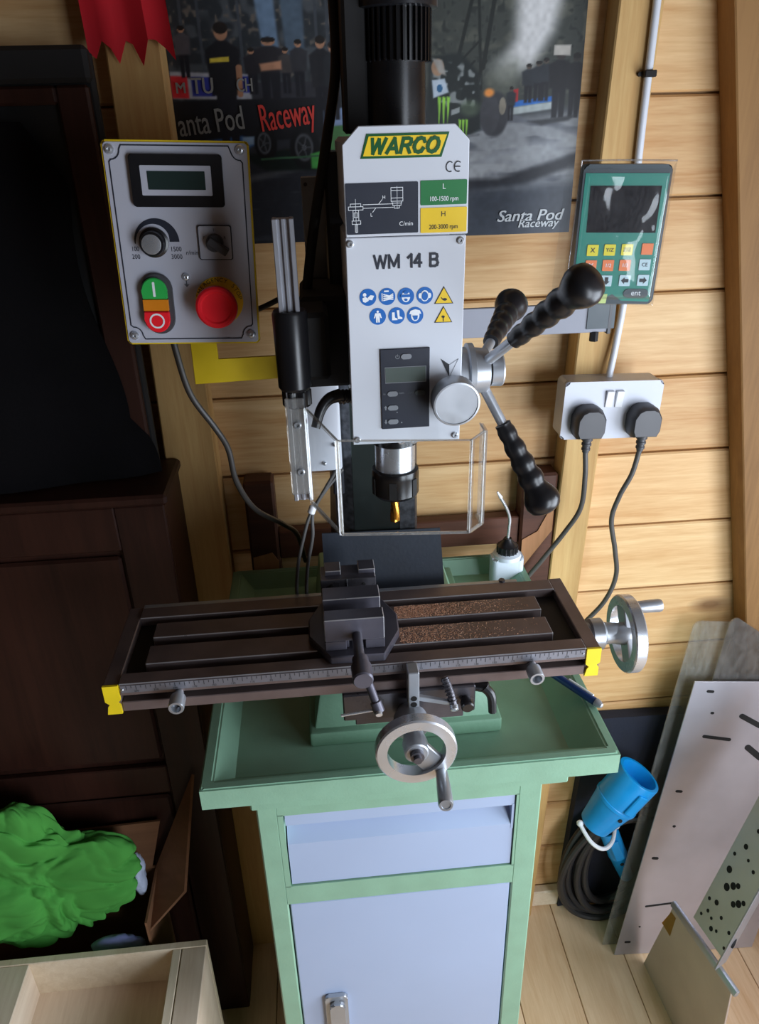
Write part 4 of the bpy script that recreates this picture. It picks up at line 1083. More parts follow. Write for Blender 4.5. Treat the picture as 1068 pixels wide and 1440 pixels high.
# clear spindle guard on its slotted rod
b = B(); b.box((0.1985, 0.040, 0.180), (0.2130, 0.052, 0.443), 0.0008); b.box((0.1965, 0.036, 0.181), (0.2005, 0.056, 0.443), 0.0006); b.box((0.2110, 0.036, 0.181), (0.2150, 0.056, 0.443), 0.0006); b.box((0.2045, 0.0375, 0.181), (0.2070, 0.041, 0.443), 0.0004)
part('guard_rod', b, 'aluminium', mm, 'slotted aluminium guard rod')
b = B(); b.box((0.214, 0.10, 0.276), (0.262, 0.205, 0.366), 0.004); b.box((0.206, 0.045, 0.300), (0.240, 0.13, 0.362), 0.004)
gm = part('guard_mount', b, 'matt_black', mm, 'black guard mounting block')
part('collar', B().lathe((0.2055, 0.046, 0.293), (0, 0, 1), [(0, 0.0135), (0.003, 0.0155), (0.070, 0.0160), (0.073, 0.0145)], 24), 'black_plastic', gm)
pts = [((0.0125 + 0.0016 * math.cos(6 * a)) * math.cos(a), (0.0125 + 0.0016 * math.cos(6 * a)) * math.sin(a)) for a in [2 * math.pi * i / 48 for i in range(48)]]
part('clamp_knob', B().prism(pts, (0.2065, 0.046, 0.277), (1, 0, 0), (0, 1, 0), 0.016, 0.001), 'black_plastic', gm)
path = [(0.2150, 0.028), (0.2405, -0.046), (0.3550, -0.046), (0.3740, -0.012), (0.3748, 0.010)]
ztop = [0.279, 0.2745, 0.2685, 0.2630, 0.262]; zbot = [0.182, 0.1845, 0.1785, 0.1685, 0.166]
gt = 0.003
for i in range(4):
    (xa, ya), (xb, yb) = path[i], path[i + 1]
    dv = V((xb - xa, yb - ya, 0)).normalized(); nn = V((dv.y, -dv.x, 0)) * gt
    b = B(); b.mi = 0
    A = [(xa, ya, zbot[i]), (xb, yb, zbot[i + 1]), (xb, yb, ztop[i + 1]), (xa, ya, ztop[i])]
    O = [(p[0] + nn.x, p[1] + nn.y, p[2]) for p in A]
    vs, fs = b.poly(A + O, [(0, 1, 2, 3), (7, 6, 5, 4), (0, 4, 5, 1), (1, 5, 6, 2), (2, 6, 7, 3), (3, 7, 4, 0)])
    for f in fs[2:]: f.material_index = 1
    gpan = part('guard_panel', b, ['acrylic', 'acrylic_edge'], mm, 'clear acrylic spindle guard panel')
    b = B()
    if i < 3: b.cyl((xb, yb, zbot[i + 1]), (xb, yb, ztop[i + 1]), 0.0013, n=8)
    b.cyl(A[0], A[1], 0.0015, n=8); b.cyl(A[3], A[2], 0.0009, n=8)
    part('guard_edge', b, 'acrylic_edge', gpan)
b = B(); b.box((0.1950, 0.0315, 0.190), (0.2130, 0.0352, 0.288), 0.0008); part('guard_clamp', b, 'acrylic_edge', mm)
for zz in (0.262, 0.214):
    b = B().lathe((0.205, 0.0352, zz), (0, -1, 0), [(0, 0.0042), (0.004, 0.0040), (0.0048, 0.003), (0.0048, 0.0018), (0.0025, 0.0016), (0.0025, 0.0001)], 18, False); part('guard_screw', b, 'satin_steel', mm)
# head lock lever and junction box on the left flank
b = B(); b.cyl((0.259, 0.045, 0.284), (0.243, 0.040, 0.286), 0.0055, n=18, ch=0.0008); b.tube([(0.247, 0.039, 0.287), (0.236, 0.034, 0.285), (0.228, 0.028, 0.277), (0.222, 0.022, 0.262)], 0.005, 12, 6, rfun=lambda t: 0.0062 - 0.0018 * t)
for i in range(4): b.ring((0.258 - i * 0.0035, 0.0445 - i * 0.001, 0.284), (-1, -0.2, 0), 0.0072 - 0.0004 * (i % 2), 0.004, 0.0018, 14, 0.0003)
part('head_lock_lever', b, 'black_plastic', mm)
jb = part('junction_box', B().box((0.205, 0.185, 0.146), (0.250, 0.232, 0.262), 0.004, 2), 'white_paint', mm)
for zz, xx in ((0.180, 0.242), (0.157, 0.229)): part('screw', B().sphere((xx, 0.1845, zz), 0.0026, 12, 8), 'bright_steel', jb)
part('column_bracket', B().box((0.238, 0.215, 0.10), (0.252, 0.25, 0.28), 0.002), 'dark_paint', mm)
sc_ = part('scale_bar', B().box((0.222, 0.296, 0.300), (0.2495, 0.304, 0.463), 0.001), 'satin_steel', mm)
for xx in (0.227, 0.245): part('screw', B().cyl((xx, 0.2955, 0.455), (xx, 0.294, 0.455), 0.0022, n=12), 'oiled_steel', sc_)
part('scale_bracket', B().box((0.225, 0.2, 0.33), (0.262, 0.31, 0.352), 0.002), 'matt_black', mm)
for dx, dz, mt in ((0.0, 0.0, 'satin_steel'), (0.012, -0.004, 'cable_grey')):
    b = B(); b.tube([(0.250 - dx * 0.2, 0.19, 0.146 + dx * 0.6), (0.228, 0.18, 0.124 + dx * 0.2), (0.209 + dx * .2, 0.17, 0.100), (0.198 + dx * .9, 0.165, 0.070), (0.188 + dx, 0.16, 0.030), (0.184 + dx, 0.160, -0.02), (0.188 + dx, 0.17, -0.10)], 0.0022, 10, 8); part('wire', b, 'cable_grey', mm)
part('wire_tie', B().ring((0.2085, 0.170, 0.099), (0.35, 0.2, 0.8), 0.0046, 0.002, 0.010, 16, 0.001), 'white_plastic', mm)

# metal chips on the table right of the vise
random.seed(7)
b = B()
for i in range(5200):
    x = 0.300 + abs(random.gauss(0, 0.042 if i % 5 else 0.085)); 
    strip = random.choice(((0.033, 0.063), (0.081, 0.106), (0.081, 0.106)))
    y = random.uniform(*strip)
    if x > 0.46: continue
    a = random.uniform(0, 6.28); s = random.uniform(0.0004, 0.0013); h = random.uniform(0.0002, 0.0007)
    c, d2 = math.cos(a) * s, math.sin(a) * s
    b.poly([(x + c, y + d2, 0.0001), (x - d2 * .5, y + c * .5, 0.0001), (x - c, y - d2, 0.0001), (x + d2 * .4, y - c * .3, h)], [(0, 1, 3), (1, 2, 3), (2, 0, 3), (0, 2, 1)])
single('metal_chips', b, 'swarf', (0.34, 0.08, 0.0), 'fine copper coloured metal chips strewn on the mill table', 'metal chips', kind='stuff', sharp=5)

# ------------------------------------------------------------------ vise on the table
vi = thing('machine_vise', (0.249, 0.075, 0.0), 'dark steel machine vise bolted to the middle of the mill table', 'vise')
oct_ = [(0.222, 0.005), (0.280, 0.004), (0.300, 0.045), (0.301, 0.078), (0.286, 0.112), (0.214, 0.112), (0.199, 0.078), (0.199, 0.045)]
part('swivel_base', B().prism(oct_, (0, 0, 0.0002), (1, 0, 0), (0, 1, 0), 0.010, 0.0015), 'vise_steel', vi)
b = B(); b.box((0.224, 0.020, 0.010), (0.243, 0.132, 0.022), 0.001); b.box((0.256, 0.020, 0.010), (0.275, 0.132, 0.022), 0.001); b.box((0.243, 0.04, 0.010), (0.256, 0.132, 0.014))
part('bed', b, 'vise_steel', vi)
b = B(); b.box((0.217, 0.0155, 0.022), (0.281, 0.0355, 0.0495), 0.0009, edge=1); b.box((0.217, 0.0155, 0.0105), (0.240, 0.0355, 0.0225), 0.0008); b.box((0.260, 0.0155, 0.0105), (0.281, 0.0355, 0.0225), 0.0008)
part('end_block', b, ['vise_steel', 'edge_highlight'], vi)
part('sliding_jaw', B().box((0.2165, 0.0545, 0.021), (0.2802, 0.080, 0.0500), 0.0009, edge=1), ['vise_steel', 'edge_highlight'], vi)
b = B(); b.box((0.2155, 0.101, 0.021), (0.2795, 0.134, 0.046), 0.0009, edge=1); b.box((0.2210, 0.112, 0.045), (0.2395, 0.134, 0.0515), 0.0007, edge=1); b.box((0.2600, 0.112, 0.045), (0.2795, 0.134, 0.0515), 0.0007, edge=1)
fj = part('fixed_jaw', b, ['vise_steel', 'edge_highlight'], vi)
part('jaw_plate', B().box((0.2155, 0.0985, 0.026), (0.2795, 0.1012, 0.0478), 0.0006), 'oiled_steel', fj)
part('vee_groove', B().box((0.2455, 0.0978, 0.026), (0.2467, 0.099, 0.048)), 'bright_steel', fj)
for xx in (0.2285, 0.2655): part('screw_hole', B().cyl((xx, 0.0978, 0.040), (xx, 0.0992, 0.040), 0.0018, n=14), 'hole_dark', fj)
b = B().cyl((0.2515, 0.056, 0.030), (0.2515, -0.030, 0.026), 0.0055, n=20); sc2 = part('lead_screw', b, 'oiled_steel', vi)
b = B().lathe((0.2520, -0.020, 0.0265), (0.02, -1, -0.05), [(0, 0.006), (0.003, 0.0085), (0.014, 0.0085), (0.0145, 0.0105), (0.034, 0.0105), (0.036, 0.0092), (0.036, 0.0001)], 28); part('screw_cap', b, 'vise_steel', vi)
b = B(); b.cyl((0.2575, -0.046, 0.018), (0.2645, -0.058, -0.002), 0.0042, n=16, ch=0.0006); b.cyl((0.2640, -0.057, -0.0005), (0.2675, -0.062, -0.0105), 0.0058, n=16, ch=0.0008); cr = part('crank', b, 'vise_steel', vi)
b = B().cyl((0.2665, -0.0635, -0.008), (0.2665, -0.0675, -0.0095), 0.0034, n=14); part('crank_pin', b, 'bright_steel', cr)
b = B().cyl((0.2290, -0.060, -0.0125), (0.266, -0.060, -0.0085), 0.0014, n=10); part('tommy_bar', b, 'bright_steel', cr)

# ------------------------------------------------------------------ control box on its yellow bracket
CY = 0.15
cb = thing('control_box', (0.105, 0.19, 0.31), 'yellow edged control box with red emergency stop, dials and start buttons', 'control box')
CF = face_frame((0.1055, CY, 0.409), roll_cw=2.1)
part('lid_rim', B(CF).slab(rrect(-0.0675, -0.0948, 0.0675, 0.0948, 0.004), -0.007, -0.0015, 0.0015), 'bracket_yellow', cb, 'yellow rim')
part('enclosure', B(CF).slab(rrect(-0.050, -0.080, 0.046, 0.080, 0.004), -0.080, -0.0065, 0.002), 'box_grey', cb)
b = B(CF).slab(rrect(-0.0658, -0.0930, 0.0658, 0.0930, 0.003), -0.0016, 0.0, 0.0005); fpl = part('face_plate', b, 'panel_grey', cb, 'brushed grey face plate')
b = B(CF); q = []
k = 0.0565; kz = 0.0842; r = 0.0085
def arcp(cx, cy, a0, a1): return [(cx + r * math.cos(math.radians(a0 + (a1 - a0) * i / 6)), cy + r * math.sin(math.radians(a0 + (a1 - a0) * i / 6))) for i in range(7)]
q = arcp(0.0592, 0.0870, 180, 270) ; q = [(0.0592 - r - 0.002, 0.0905)] + arcp(0.0592, 0.0868, 180, 270)[1:] + [(0.0610, 0.0868 - r - 0.002)]
q += [(0.0610, -0.0850 + r + 0.002)] + arcp(0.0592, -0.0850, 90, 180) + [(0.0592 - r - 0.002, -0.0890)]
q += [(-0.0592 + r + 0.002, -0.0890)] + arcp(-0.0592, -0.0852, 0, 90) + [(-0.0615, -0.0852 + r + 0.002)]
q += [(-0.0615, 0.0868 - r - 0.002)] + arcp(-0.0598, 0.0868, 270, 360) + [(-0.0598 + r + 0.002, 0.0905)]
b.line(q, 0.0011, 0.0003, True); part('border_line', b, 'ink_navy', fpl)
for x, y in ((-0.0600, 0.0868), (0.0592, 0.0872), (0.0592, -0.0850), (-0.0592, -0.0852), (-0.0018, -0.0274)):
    b = B(CF); s = 1.0 if abs(x) > 0.01 else 0.85
    b.lathe((x, y, 0.0), (0, 0, 1), [(0, 0.0046 * s), (0.0015, 0.0044 * s), (0.003, 0.0032 * s), (0.0034, 0.0016), (0.0022, 0.0012), (0.0022, 0.0001)], 20, False); part('screw', b, 'bright_steel', fpl)
b = B(CF).slab(rrect(-0.0433, 0.0376, 0.0421, 0.0834, 0.003), 0.0, 0.005, 0.001); dp = part('speed_display', b, 'black_plastic', cb, 'black framed speed display')
part('window_frame', B(CF).slab(rrect(-0.0337, 0.0478, 0.0314, 0.0738, 0.001), 0.005, 0.0056), 'panel_grey', dp)
part('screen', B(CF).slab(rrect(-0.0275, 0.0529, 0.0256, 0.0690, 0.0004), 0.0056, 0.0060), 'lcd_dark', dp)
# speed dial
b = B(CF); outer = []; inner = []
for i in range(33):
    a = math.radians(185 - 185 * i / 32); t = i / 32
    outer.append((-0.0262 + 0.0215 * math.cos(a), 0.0058 + 0.0215 * math.sin(a))); ri = 0.0205 - 0.0085 * t
    inner.append((-0.0262 + ri * math.cos(a), 0.0058 + ri * math.sin(a)))
for i in range(32): b.flat([inner[i], outer[i], outer[i + 1], inner[i + 1]], 0.0004)
part('speed_arc', b, 'ink_navy', fpl)
b = B(CF).lathe((-0.0290, 0.0053, 0.0), (0, 0, 1), [(0, 0.0140), (0.003, 0.0140), (0.004, 0.0118), (0.015, 0.0112), (0.0162, 0.0102)], 36); kn = part('speed_knob', b, 'black_plastic', cb)
b = B(CF).lathe((-0.0290, 0.0053, 0.0160), (0, 0, 1), [(0, 0.0092), (0.0010, 0.0092), (0.0012, 0.0085), (0.0012, 0.0001)], 36); part('knob_cap', b, 'bright_steel', kn, 'spun metal knob cap')
part('pointer', B(CF).slab([(-0.0415, 0.0085), (-0.0350, 0.0068), (-0.0352, 0.0060), (-0.0418, 0.0075)], 0.0030, 0.0044), 'ink_white', kn)
b = B(CF); text(b, '1500', 0.0064, (-0.0088, -0.0012), z=0.0004, sx=0.85); text(b, '3000', 0.0064, (-0.0087, -0.0083), z=0.0004, sx=0.85); text(b, 'r/min', 0.0062, (0.0062, -0.0045), z=0.0004, shear=0.2, sx=0.9); text(b, '100', 0.0062, (-0.0478, -0.0010), z=0.0004, sx=0.8); text(b, '200', 0.0062, (-0.0478, -0.0083), z=0.0004, sx=0.85)
part('lettering', b, 'ink_navy', fpl)
# selector switch
b = B(CF).slab(rrect(0.0135, -0.0110, 0.0462, 0.0214, 0.002), 0.0, 0.0022, 0.0005); sw = part('selector_switch', b, 'ink_navy', cb)
part('switch_plate', B(CF).slab(rrect(0.0145, -0.0100, 0.0452, 0.0204, 0.0016), 0.0022, 0.0028), 'panel_grey', sw)
b = B(CF).lathe((0.0295, 0.0054, 0.0028), (0, 0, 1), [(0, 0.0085), (0.006, 0.0082), (0.007, 0.0072), (0.007, 0.0001)], 28); b.hexa([tuple(V((0.0295, 0.0054, z)) + V((math.cos(a) * u - math.sin(a) * w, math.sin(a) * u + math.cos(a) * w, 0))) for z in (0.0030, 0.0160) for a in (-0.62,) for u, w in ((-0.006, -0.0035), (0.0150, -0.0035), (0.0150, 0.0035), (-0.006, 0.0035))], 0.0008)
part('lever', b, 'plug_grey', sw)
b = B(CF); text(b, '1', 0.0042, (0.0292, 0.0170), z=0.0032); text(b, 'F', 0.0038, (0.0195, 0.0098), z=0.0032); text(b, 'R', 0.0038, (0.0395, 0.0098), z=0.0032); part('lettering', b, 'ink_navy', sw)
# start / stop twin button
def pill(cx, cy, hw, hh, k=12, c0=-99, c1=99):
    out = []
    for i in range(k + 1):
        a = math.pi * i / k; out.append((cx + hw * math.cos(a), cy + (hh - hw) + hw * math.sin(a)))
    for i in range(k + 1):
        a = math.pi + math.pi * i / k; out.append((cx + hw * math.cos(a), cy - (hh - hw) + hw * math.sin(a)))
    return out
b = B(CF).slab(pill(-0.0312, -0.0530, 0.0150, 0.0300), 0.0, 0.0050, 0.001); tb_ = part('start_stop_button', b, 'plug_grey', cb)
cx, cy = -0.0330, -0.0535
b = B(CF).slab([(cx + 0.0125 * math.cos(a), cy + 0.0142 + 0.0125 * math.sin(a)) for a in [math.pi * i / 14 for i in range(15)]] + [(cx - 0.0125, cy + 0.0062), (cx + 0.0125, cy + 0.0062)], 0.005, 0.0095, 0.001); part('start_key', b, 'green_plastic', tb_, 'green start key')
b = B(CF).slab([(cx - 0.0125, cy - 0.0054), (cx + 0.0125, cy - 0.0054), (cx + 0.0125, cy + 0.0056), (cx - 0.0125, cy + 0.0056)], 0.005, 0.0090, 0.0004); part('signal_lens', b, 'amber_plastic', tb_, 'amber signal lens')
b = B(CF).slab([(cx + 0.0125 * math.cos(a), cy - 0.0142 + 0.0125 * math.sin(a)) for a in [math.pi + math.pi * i / 14 for i in range(15)]] + [(cx + 0.0125, cy - 0.0060), (cx - 0.0125, cy - 0.0060)], 0.005, 0.0105, 0.001); part('stop_key', b, 'red_plastic', tb_, 'red stop key')
b = B(CF).flat(rrect(cx - 0.0012, cy + 0.0085, cx + 0.0012, cy + 0.0228, 0.0008), 0.0097); part('start_mark', b, 'ink_white', tb_)
b = B(CF).line([(cx + 0.0066 * math.cos(a), cy - 0.0150 + 0.0066 * math.sin(a)) for a in [2 * math.pi * i / 30 for i in range(30)]], 0.0016, 0.0107, True); part('stop_mark', b, 'ink_white', tb_)
# emergency stop
b = B(CF).lathe((0.0292, -0.0510, 0.0), (0, 0, 1), [(0, 0.0238), (0.0012, 0.0236), (0.0012, 0.0001)], 44); es = part('emergency_stop', b, 'ink_yellow', cb, 'yellow ringed emergency stop')
b = B(CF)
for i, chx in enumerate('EMERGENCY STOP'):
    a = math.radians(165 - 156 * i / 13); text(b, chx, 0.0058, (0.0292 + 0.0208 * math.cos(a), -0.0510 + 0.0208 * math.sin(a)), z=0.0014, rot=math.degrees(a) - 90)
part('lettering', b, 'ink_black', es)
b = B(CF).lathe((0.0283, -0.0530, 0.001), (0, 0, 1), [(0, 0.011), (0.012, 0.011), (0.013, 0.0195), (0.020, 0.0208), (0.024, 0.0200), (0.0255, 0.0180), (0.0255, 0.0155), (0.0242, 0.0140), (0.0242, 0.0001)], 44); part('mushroom_cap', b, 'red_plastic', es, 'red mushroom push button')
b = B(CF); b.line([(-0.0018, -0.0312), (-0.0018, -0.0345)], 0.0007, 0.0004); [b.line([(-0.0018 - w, -0.0345 - dy), (-0.0018 + w, -0.0345 - dy)], 0.0006, 0.0004) for w, dy in ((0.0022, 0), (0.0014, 0.0010), (0.0006, 0.0020))]; part('earth_mark', b, 'ink_navy', fpl)
b = B(); b.prism([(0.083, 0.246), (0.2135, 0.249), (0.2135, 0.276), (0.113, 0.274), (0.113, 0.320), (0.084, 0.320)], (0, 0.239, 0), (1, 0, 0), (0, 0, 1), 0.004, 0.0006); part('bracket', b, 'bracket_yellow', cb, 'yellow L-shaped mounting bracket')
b = B(); b.cyl((0.128, 0.205, 0.325), (0.128, 0.205, 0.306), 0.012, n=24, ch=0.002); part('cable_gland', b, 'panel_grey', cb)
b = B(); b.tube([(0.072, 0.195, 0.325), (0.074, 0.195, 0.295), (0.082, 0.20, 0.245), (0.103, 0.21, 0.200), (0.114, 0.22, 0.168), (0.118, 0.23, 0.120), (0.134, 0.26, 0.066), (0.165, 0.32, 0.010), (0.182, 0.36, -0.030), (0.19, 0.40, -0.10)], 0.0036, 12, 8); part('cable', b, 'control_cable', cb)
b = B(); b.tube([(0.15, 0.21, 0.33), (0.172, 0.215, 0.336), (0.192, 0.212, 0.345), (0.208, 0.208, 0.350)], 0.0030, 10, 6); part('cable', b, 'cable_black', cb)

# ------------------------------------------------------------------ digital read-out in a clear bag on a grey bar
dr_ = thing('digital_readout', (0.583, 0.262, 0.31), 'green three axis digital readout with keypad inside a crinkled clear bag', 'display')
DF = face_frame((0.5835, 0.248, 0.393), roll_cw=1.2, yaw=-9)
part('case', B(DF).slab(rrect(-0.0480, -0.0775, 0.0495, 0.0745, 0.006), -0.022, 0.0, 0.0015), 'dro_case', dr_)
b = B(DF).slab([(-0.0455, 0.0655), (-0.0455, -0.0760), (-0.0180, -0.0760), (0.0010, -0.0660), (0.0120, -0.0735), (0.0440, -0.0745), (0.0455, -0.0720), (0.0468, 0.0655)], 0.0, 0.0006); tp = part('teal_face', b, 'dro_teal', dr_)
part('screen', B(DF).slab([(-0.0385, 0.0525), (0.0400, 0.0525), (0.0405, 0.0030), (-0.0375, 0.0030)], 0.0006, 0.0012), 'dro_screen', dr_)
keys = [(-0.0280, -0.0165, 'key_yellow', 'X'), (-0.0085, -0.0160, 'key_yellow', 'Y/Z'), (0.0112, -0.0156, 'key_yellow', 'Z/Z'), (0.0342, -0.0148, 'key_orange', ''),
        (-0.0280, -0.0338, 'key_orange', 'X'), (-0.0082, -0.0333, 'key_orange', '1/2'), (0.0112, -0.0330, 'key_orange', '1/2'), (0.0338, -0.0322, 'key_white', 'CE'),
        (-0.0290, -0.0515, 'key_white', 'u'), (-0.0080, -0.0508, 'key_white', 'd'), (0.0134, -0.0503, 'key_white', 'l'), (0.0345, -0.0498, 'key_white', 'r')]
for x, y, mt, s in keys:
    k_ = part('key', B(DF).slab(rrect(x - 0.0064, y - 0.0062, x + 0.0064, y + 0.0062, 0.0006), 0.0006, 0.0014, 0.0003), mt, dr_)
    if not s: continue
    b = B(DF)
    if s in 'udlr':
        A = {'u': 0, 'd': 180, 'l': 90, 'r': -90}[s]; c_, s_ = math.cos(math.radians(A)), math.sin(math.radians(A))
        pts = [(0, 0.0044), (0.0040, 0.0004), (0.0020, 0.0004), (0.0020, -0.0042), (-0.0020, -0.0042), (-0.0020, 0.0004), (-0.0040, 0.0004)]
        b.flat([(x + u * c_ - w * s_, y + u * s_ + w * c_) for u, w in pts], 0.0016); part('arrow', b, 'ink_black', k_)
    else:
        text(b, s, 0.0075 if len(s) == 1 else 0.0058, (x, y), z=0.0016, bold=0.015); part('lettering', b, 'ink_black' if mt == 'key_yellow' else ('ink_white' if mt == 'key_orange' else 'ink_navy'), k_)
k_ = part('enter_key', B(DF).slab(rrect(0.0138, -0.0700, 0.0428, -0.0598, 0.005), 0.0006, 0.0014, 0.0003), 'dro_case', dr_)
b = B(DF); text(b, 'ent', 0.0088, (0.0283, -0.0645), z=0.0016); part('lettering', b, 'ink_white', k_)
part('tag', B(DF).slab([(-0.0200, -0.0660), (-0.0045, -0.0660), (-0.0055, -0.0768), (-0.0195, -0.0768)], 0.0006, 0.0010), 'key_lime', dr_)
# bag: front film with wrinkles, welded edge all round, flap hanging at the left
bl = [(-0.0535, -0.080), (0.0525, -0.080), (0.0545, 0.078), (-0.0500, 0.078)]
b = B(DF); nx, ny = 46, 60; vs = []; fs = []
for j in range(ny):
    for i in range(nx):
        s, t = i / (nx - 1), j / (ny - 1)
        x = (bl[0][0] * (1 - s) + bl[1][0] * s) * (1 - t) + (bl[3][0] * (1 - s) + bl[2][0] * s) * t
        y = -0.080 + 0.158 * t
        e_ = min(1, min(s, 1 - s, t, 1 - t) * 12)
        w = 0.0032 * mnoise.noise(V((x * 34 + y * 12, y * 20 - x * 10, 2.0))) + 0.0006 * mnoise.noise(V((x * 90, y * 60, 5.0)))
        vs.append((x, y, -0.006 + e_ * (0.0105 + w * (0.4 + 0.6 * t))))
for j in range(ny - 1):
    for i in range(nx - 1):
        a = j * nx + i; fs.append((a, a + 1, a + nx + 1, a + nx))
b.poly(vs, fs); bag = part('clear_bag', b, 'film', dr_, 'crinkled clear plastic bag', sharp=180)
b = B(DF); vs = []; fs = []
for j in range(24):
    for i in range(6):
        s, t = i / 5, j / 23
        vs.append((-0.0535 - 0.014 * s + 0.0035 * t, -0.072 + 0.148 * t, -0.006 - 0.014 * s + 0.002 * math.sin(t * 11 + s * 3)))
for j in range(23):
    for i in range(5):
        a = j * 6 + i; fs.append((a, a + 1, a + 7, a + 6))
b.poly(vs, fs); part('bag_flap', b, 'film', bag, sharp=180)
q = bl
b = B(DF); b.tube([(x, y, -0.006) for x, y in (q[0], (q[0][0] * .5 + q[3][0] * .5, 0), q[3])], 0.0009, 6, 6); b.tube([(q[3][0], q[3][1], -0.006), (0, 0.0786, -0.0055), (q[2][0], q[2][1], -0.006)], 0.0009, 6, 6); part('bag_seam', b, 'acrylic_edge', bag)
b = B().box((0.367, 0.2735, 0.2755), (0.592, 0.2795, 0.3115), 0.0008); br = part('mounting_bar', b, 'bar_grey', dr_, 'flat grey mounting bar')
part('bar_end', B().box((0.5915, 0.272, 0.273), (0.5965, 0.281, 0.3135), 0.0008), 'plug_grey', br)
for x, z in ((0.577, 0.270), (0.3785, 0.3125), (0.378, 0.273)):
    part('bolt', B().cyl((x, 0.2765, z - 0.006), (x, 0.2765, z + 0.006), 0.0055 if z < 0.272 else 0.004, n=6), 'matt_black', br)
part('back_spacer', B().box((0.555, 0.2725, 0.315), (0.61, 0.275, 0.345)), 'dro_case', dr_)
part('bracket_arm', B().box((0.565, 0.2722, 0.28), (0.60, 0.2735, 0.345)), 'dro_case', dr_)

# ------------------------------------------------------------------ wall socket, plugs, conduit
so = thing('double_socket', (0.668, 0.455, 0.072), 'grey double wall socket with two white rocker switches on the timber post', 'socket')
SF = face_frame((0.6690, 0.452, 0.1205), roll_cw=1.5)
b = B(SF); b.slab(rrect(-0.0745, -0.0445, 0.0745, 0.0445, 0.006), -0.003, 0.030, 0.002); part('back_box', b, 'socket_grey', so)
b = B(SF); b.slab(rrect(-0.0760, -0.0455, 0.0760, 0.0455, 0.007), 0.030, 0.040, 0.003); part('front_plate', b, 'socket_grey', so)
for x in (-0.0065, 0.0090):
    b = B(SF); b.hexa([(x - 0.0058, 0.005, 0.040), (x + 0.0058, 0.005, 0.040), (x + 0.0058, 0.0315, 0.040), (x - 0.0058, 0.0315, 0.040), (x - 0.0056, 0.0055, 0.042), (x + 0.0056, 0.0055, 0.042), (x + 0.0056, 0.031, 0.0455), (x - 0.0056, 0.031, 0.0455)], 0.0006)
    part('rocker_switch', b, 'white_plastic', so)
def plug(px, label, cord, mt):
    pt = thing('power_plug', (px, 0.39, 0.07), label, 'plug', 'mains plugs in the double socket')
    b = B(SF); x = px - 0.669; y = -0.0150
    prof = []
    for z, s in ((0.0405, 1.0), (0.058, 1.0), (0.066, 0.93), (0.069, 0.84)):
        ring = [(-0.0235, -0.012), (-0.019, -0.022), (0.019, -0.022), (0.0235, -0.012), (0.0235, 0.010), (0.017, 0.022), (0.008, 0.0265), (-0.008, 0.0265), (-0.017, 0.022), (-0.0235, 0.010)]
        prof.append([(x + u * s, y + w * s, z) for u, w in ring])
    k = 10; vs = [p for l in prof for p in l]
    fs = [(i * k + j, i * k + (j + 1) % k, (i + 1) * k + (j + 1) % k, (i + 1) * k + j) for i in range(3) for j in range(k)] + [tuple(range(k))[::-1], tuple(3 * k + j for j in range(k))]
    b.poly(vs, fs); part('plug_body', b, mt, pt, sharp=40)
    b = B(SF); b.lathe((x, y - 0.020, 0.055), (0, -1, 0.0), [(0, 0.009), (0.006, 0.0085), (0.007, 0.0065), (0.010, 0.0065), (0.011, 0.0075), (0.014, 0.0075), (0.015, 0.0060), (0.018, 0.0060), (0.019, 0.0068), (0.022, 0.0068), (0.023, 0.0052), (0.026, 0.005)], 18); part('strain_relief', b, mt, pt)
    b = B(); b.tube(cord, 0.0040, 12, 10); part('cord', b, 'cable_grey', pt)
    return pt
p0 = SF @ V((-0.0385, -0.060, 0.055)); p1 = SF @ V((0.0475, -0.060, 0.055))
plug(0.6305, 'dark grey mains plug in the socket half nearer the milling machine', [tuple(p0), (0.632, 0.395, 0.020), (0.634, 0.405, -0.040), (0.618, 0.425, -0.095), (0.588, 0.435, -0.150), (0.556, 0.444, -0.21), (0.53, 0.444, -0.30), (0.44, 0.43, -0.46), (0.43, 0.43, FL + 0.006)], 'plug_grey')
plug(0.7165, 'lighter grey mains plug in the socket half nearer the corner brace', [tuple(p1), (0.707, 0.395, 0.020), (0.694, 0.40, -0.020), (0.688, 0.405, -0.065), (0.703, 0.41, -0.125), (0.713, 0.415, -0.180), (0.700, 0.42, -0.235), (0.664, 0.425, -0.290), (0.636, 0.425, -0.345), (0.570, 0.432, -0.42), (0.500, 0.43, -0.52), (0.46, 0.43, -0.75), (0.46, 0.43, FL + 0.006)], 'plug_grey')
cd = thing('cable_conduit', (0.678, 0.45, 0.16), 'thin white cable conduit clipped down the timber post into the socket', 'conduit')
b = B(); b.tube([(0.680, 0.449, 1.12), (0.6795, 0.449, 0.645), (0.6795, 0.449, 0.47), (0.683, 0.448, 0.30), (0.678, 0.446, 0.22), (0.670, 0.440, 0.163)], 0.0052, 14, 8); part('pipe', b, 'pvc_white', cd)
for z in (0.565, 0.84): part('clip', B().box((0.6720, 0.4405, z - 0.004), (0.6875, 0.4545, z + 0.004), 0.001), 'matt_black', cd); part('clip_nail', B().cyl((0.6690, 0.4545, z), (0.6690, 0.450, z), 0.0028, n=12), 'matt_black', cd)

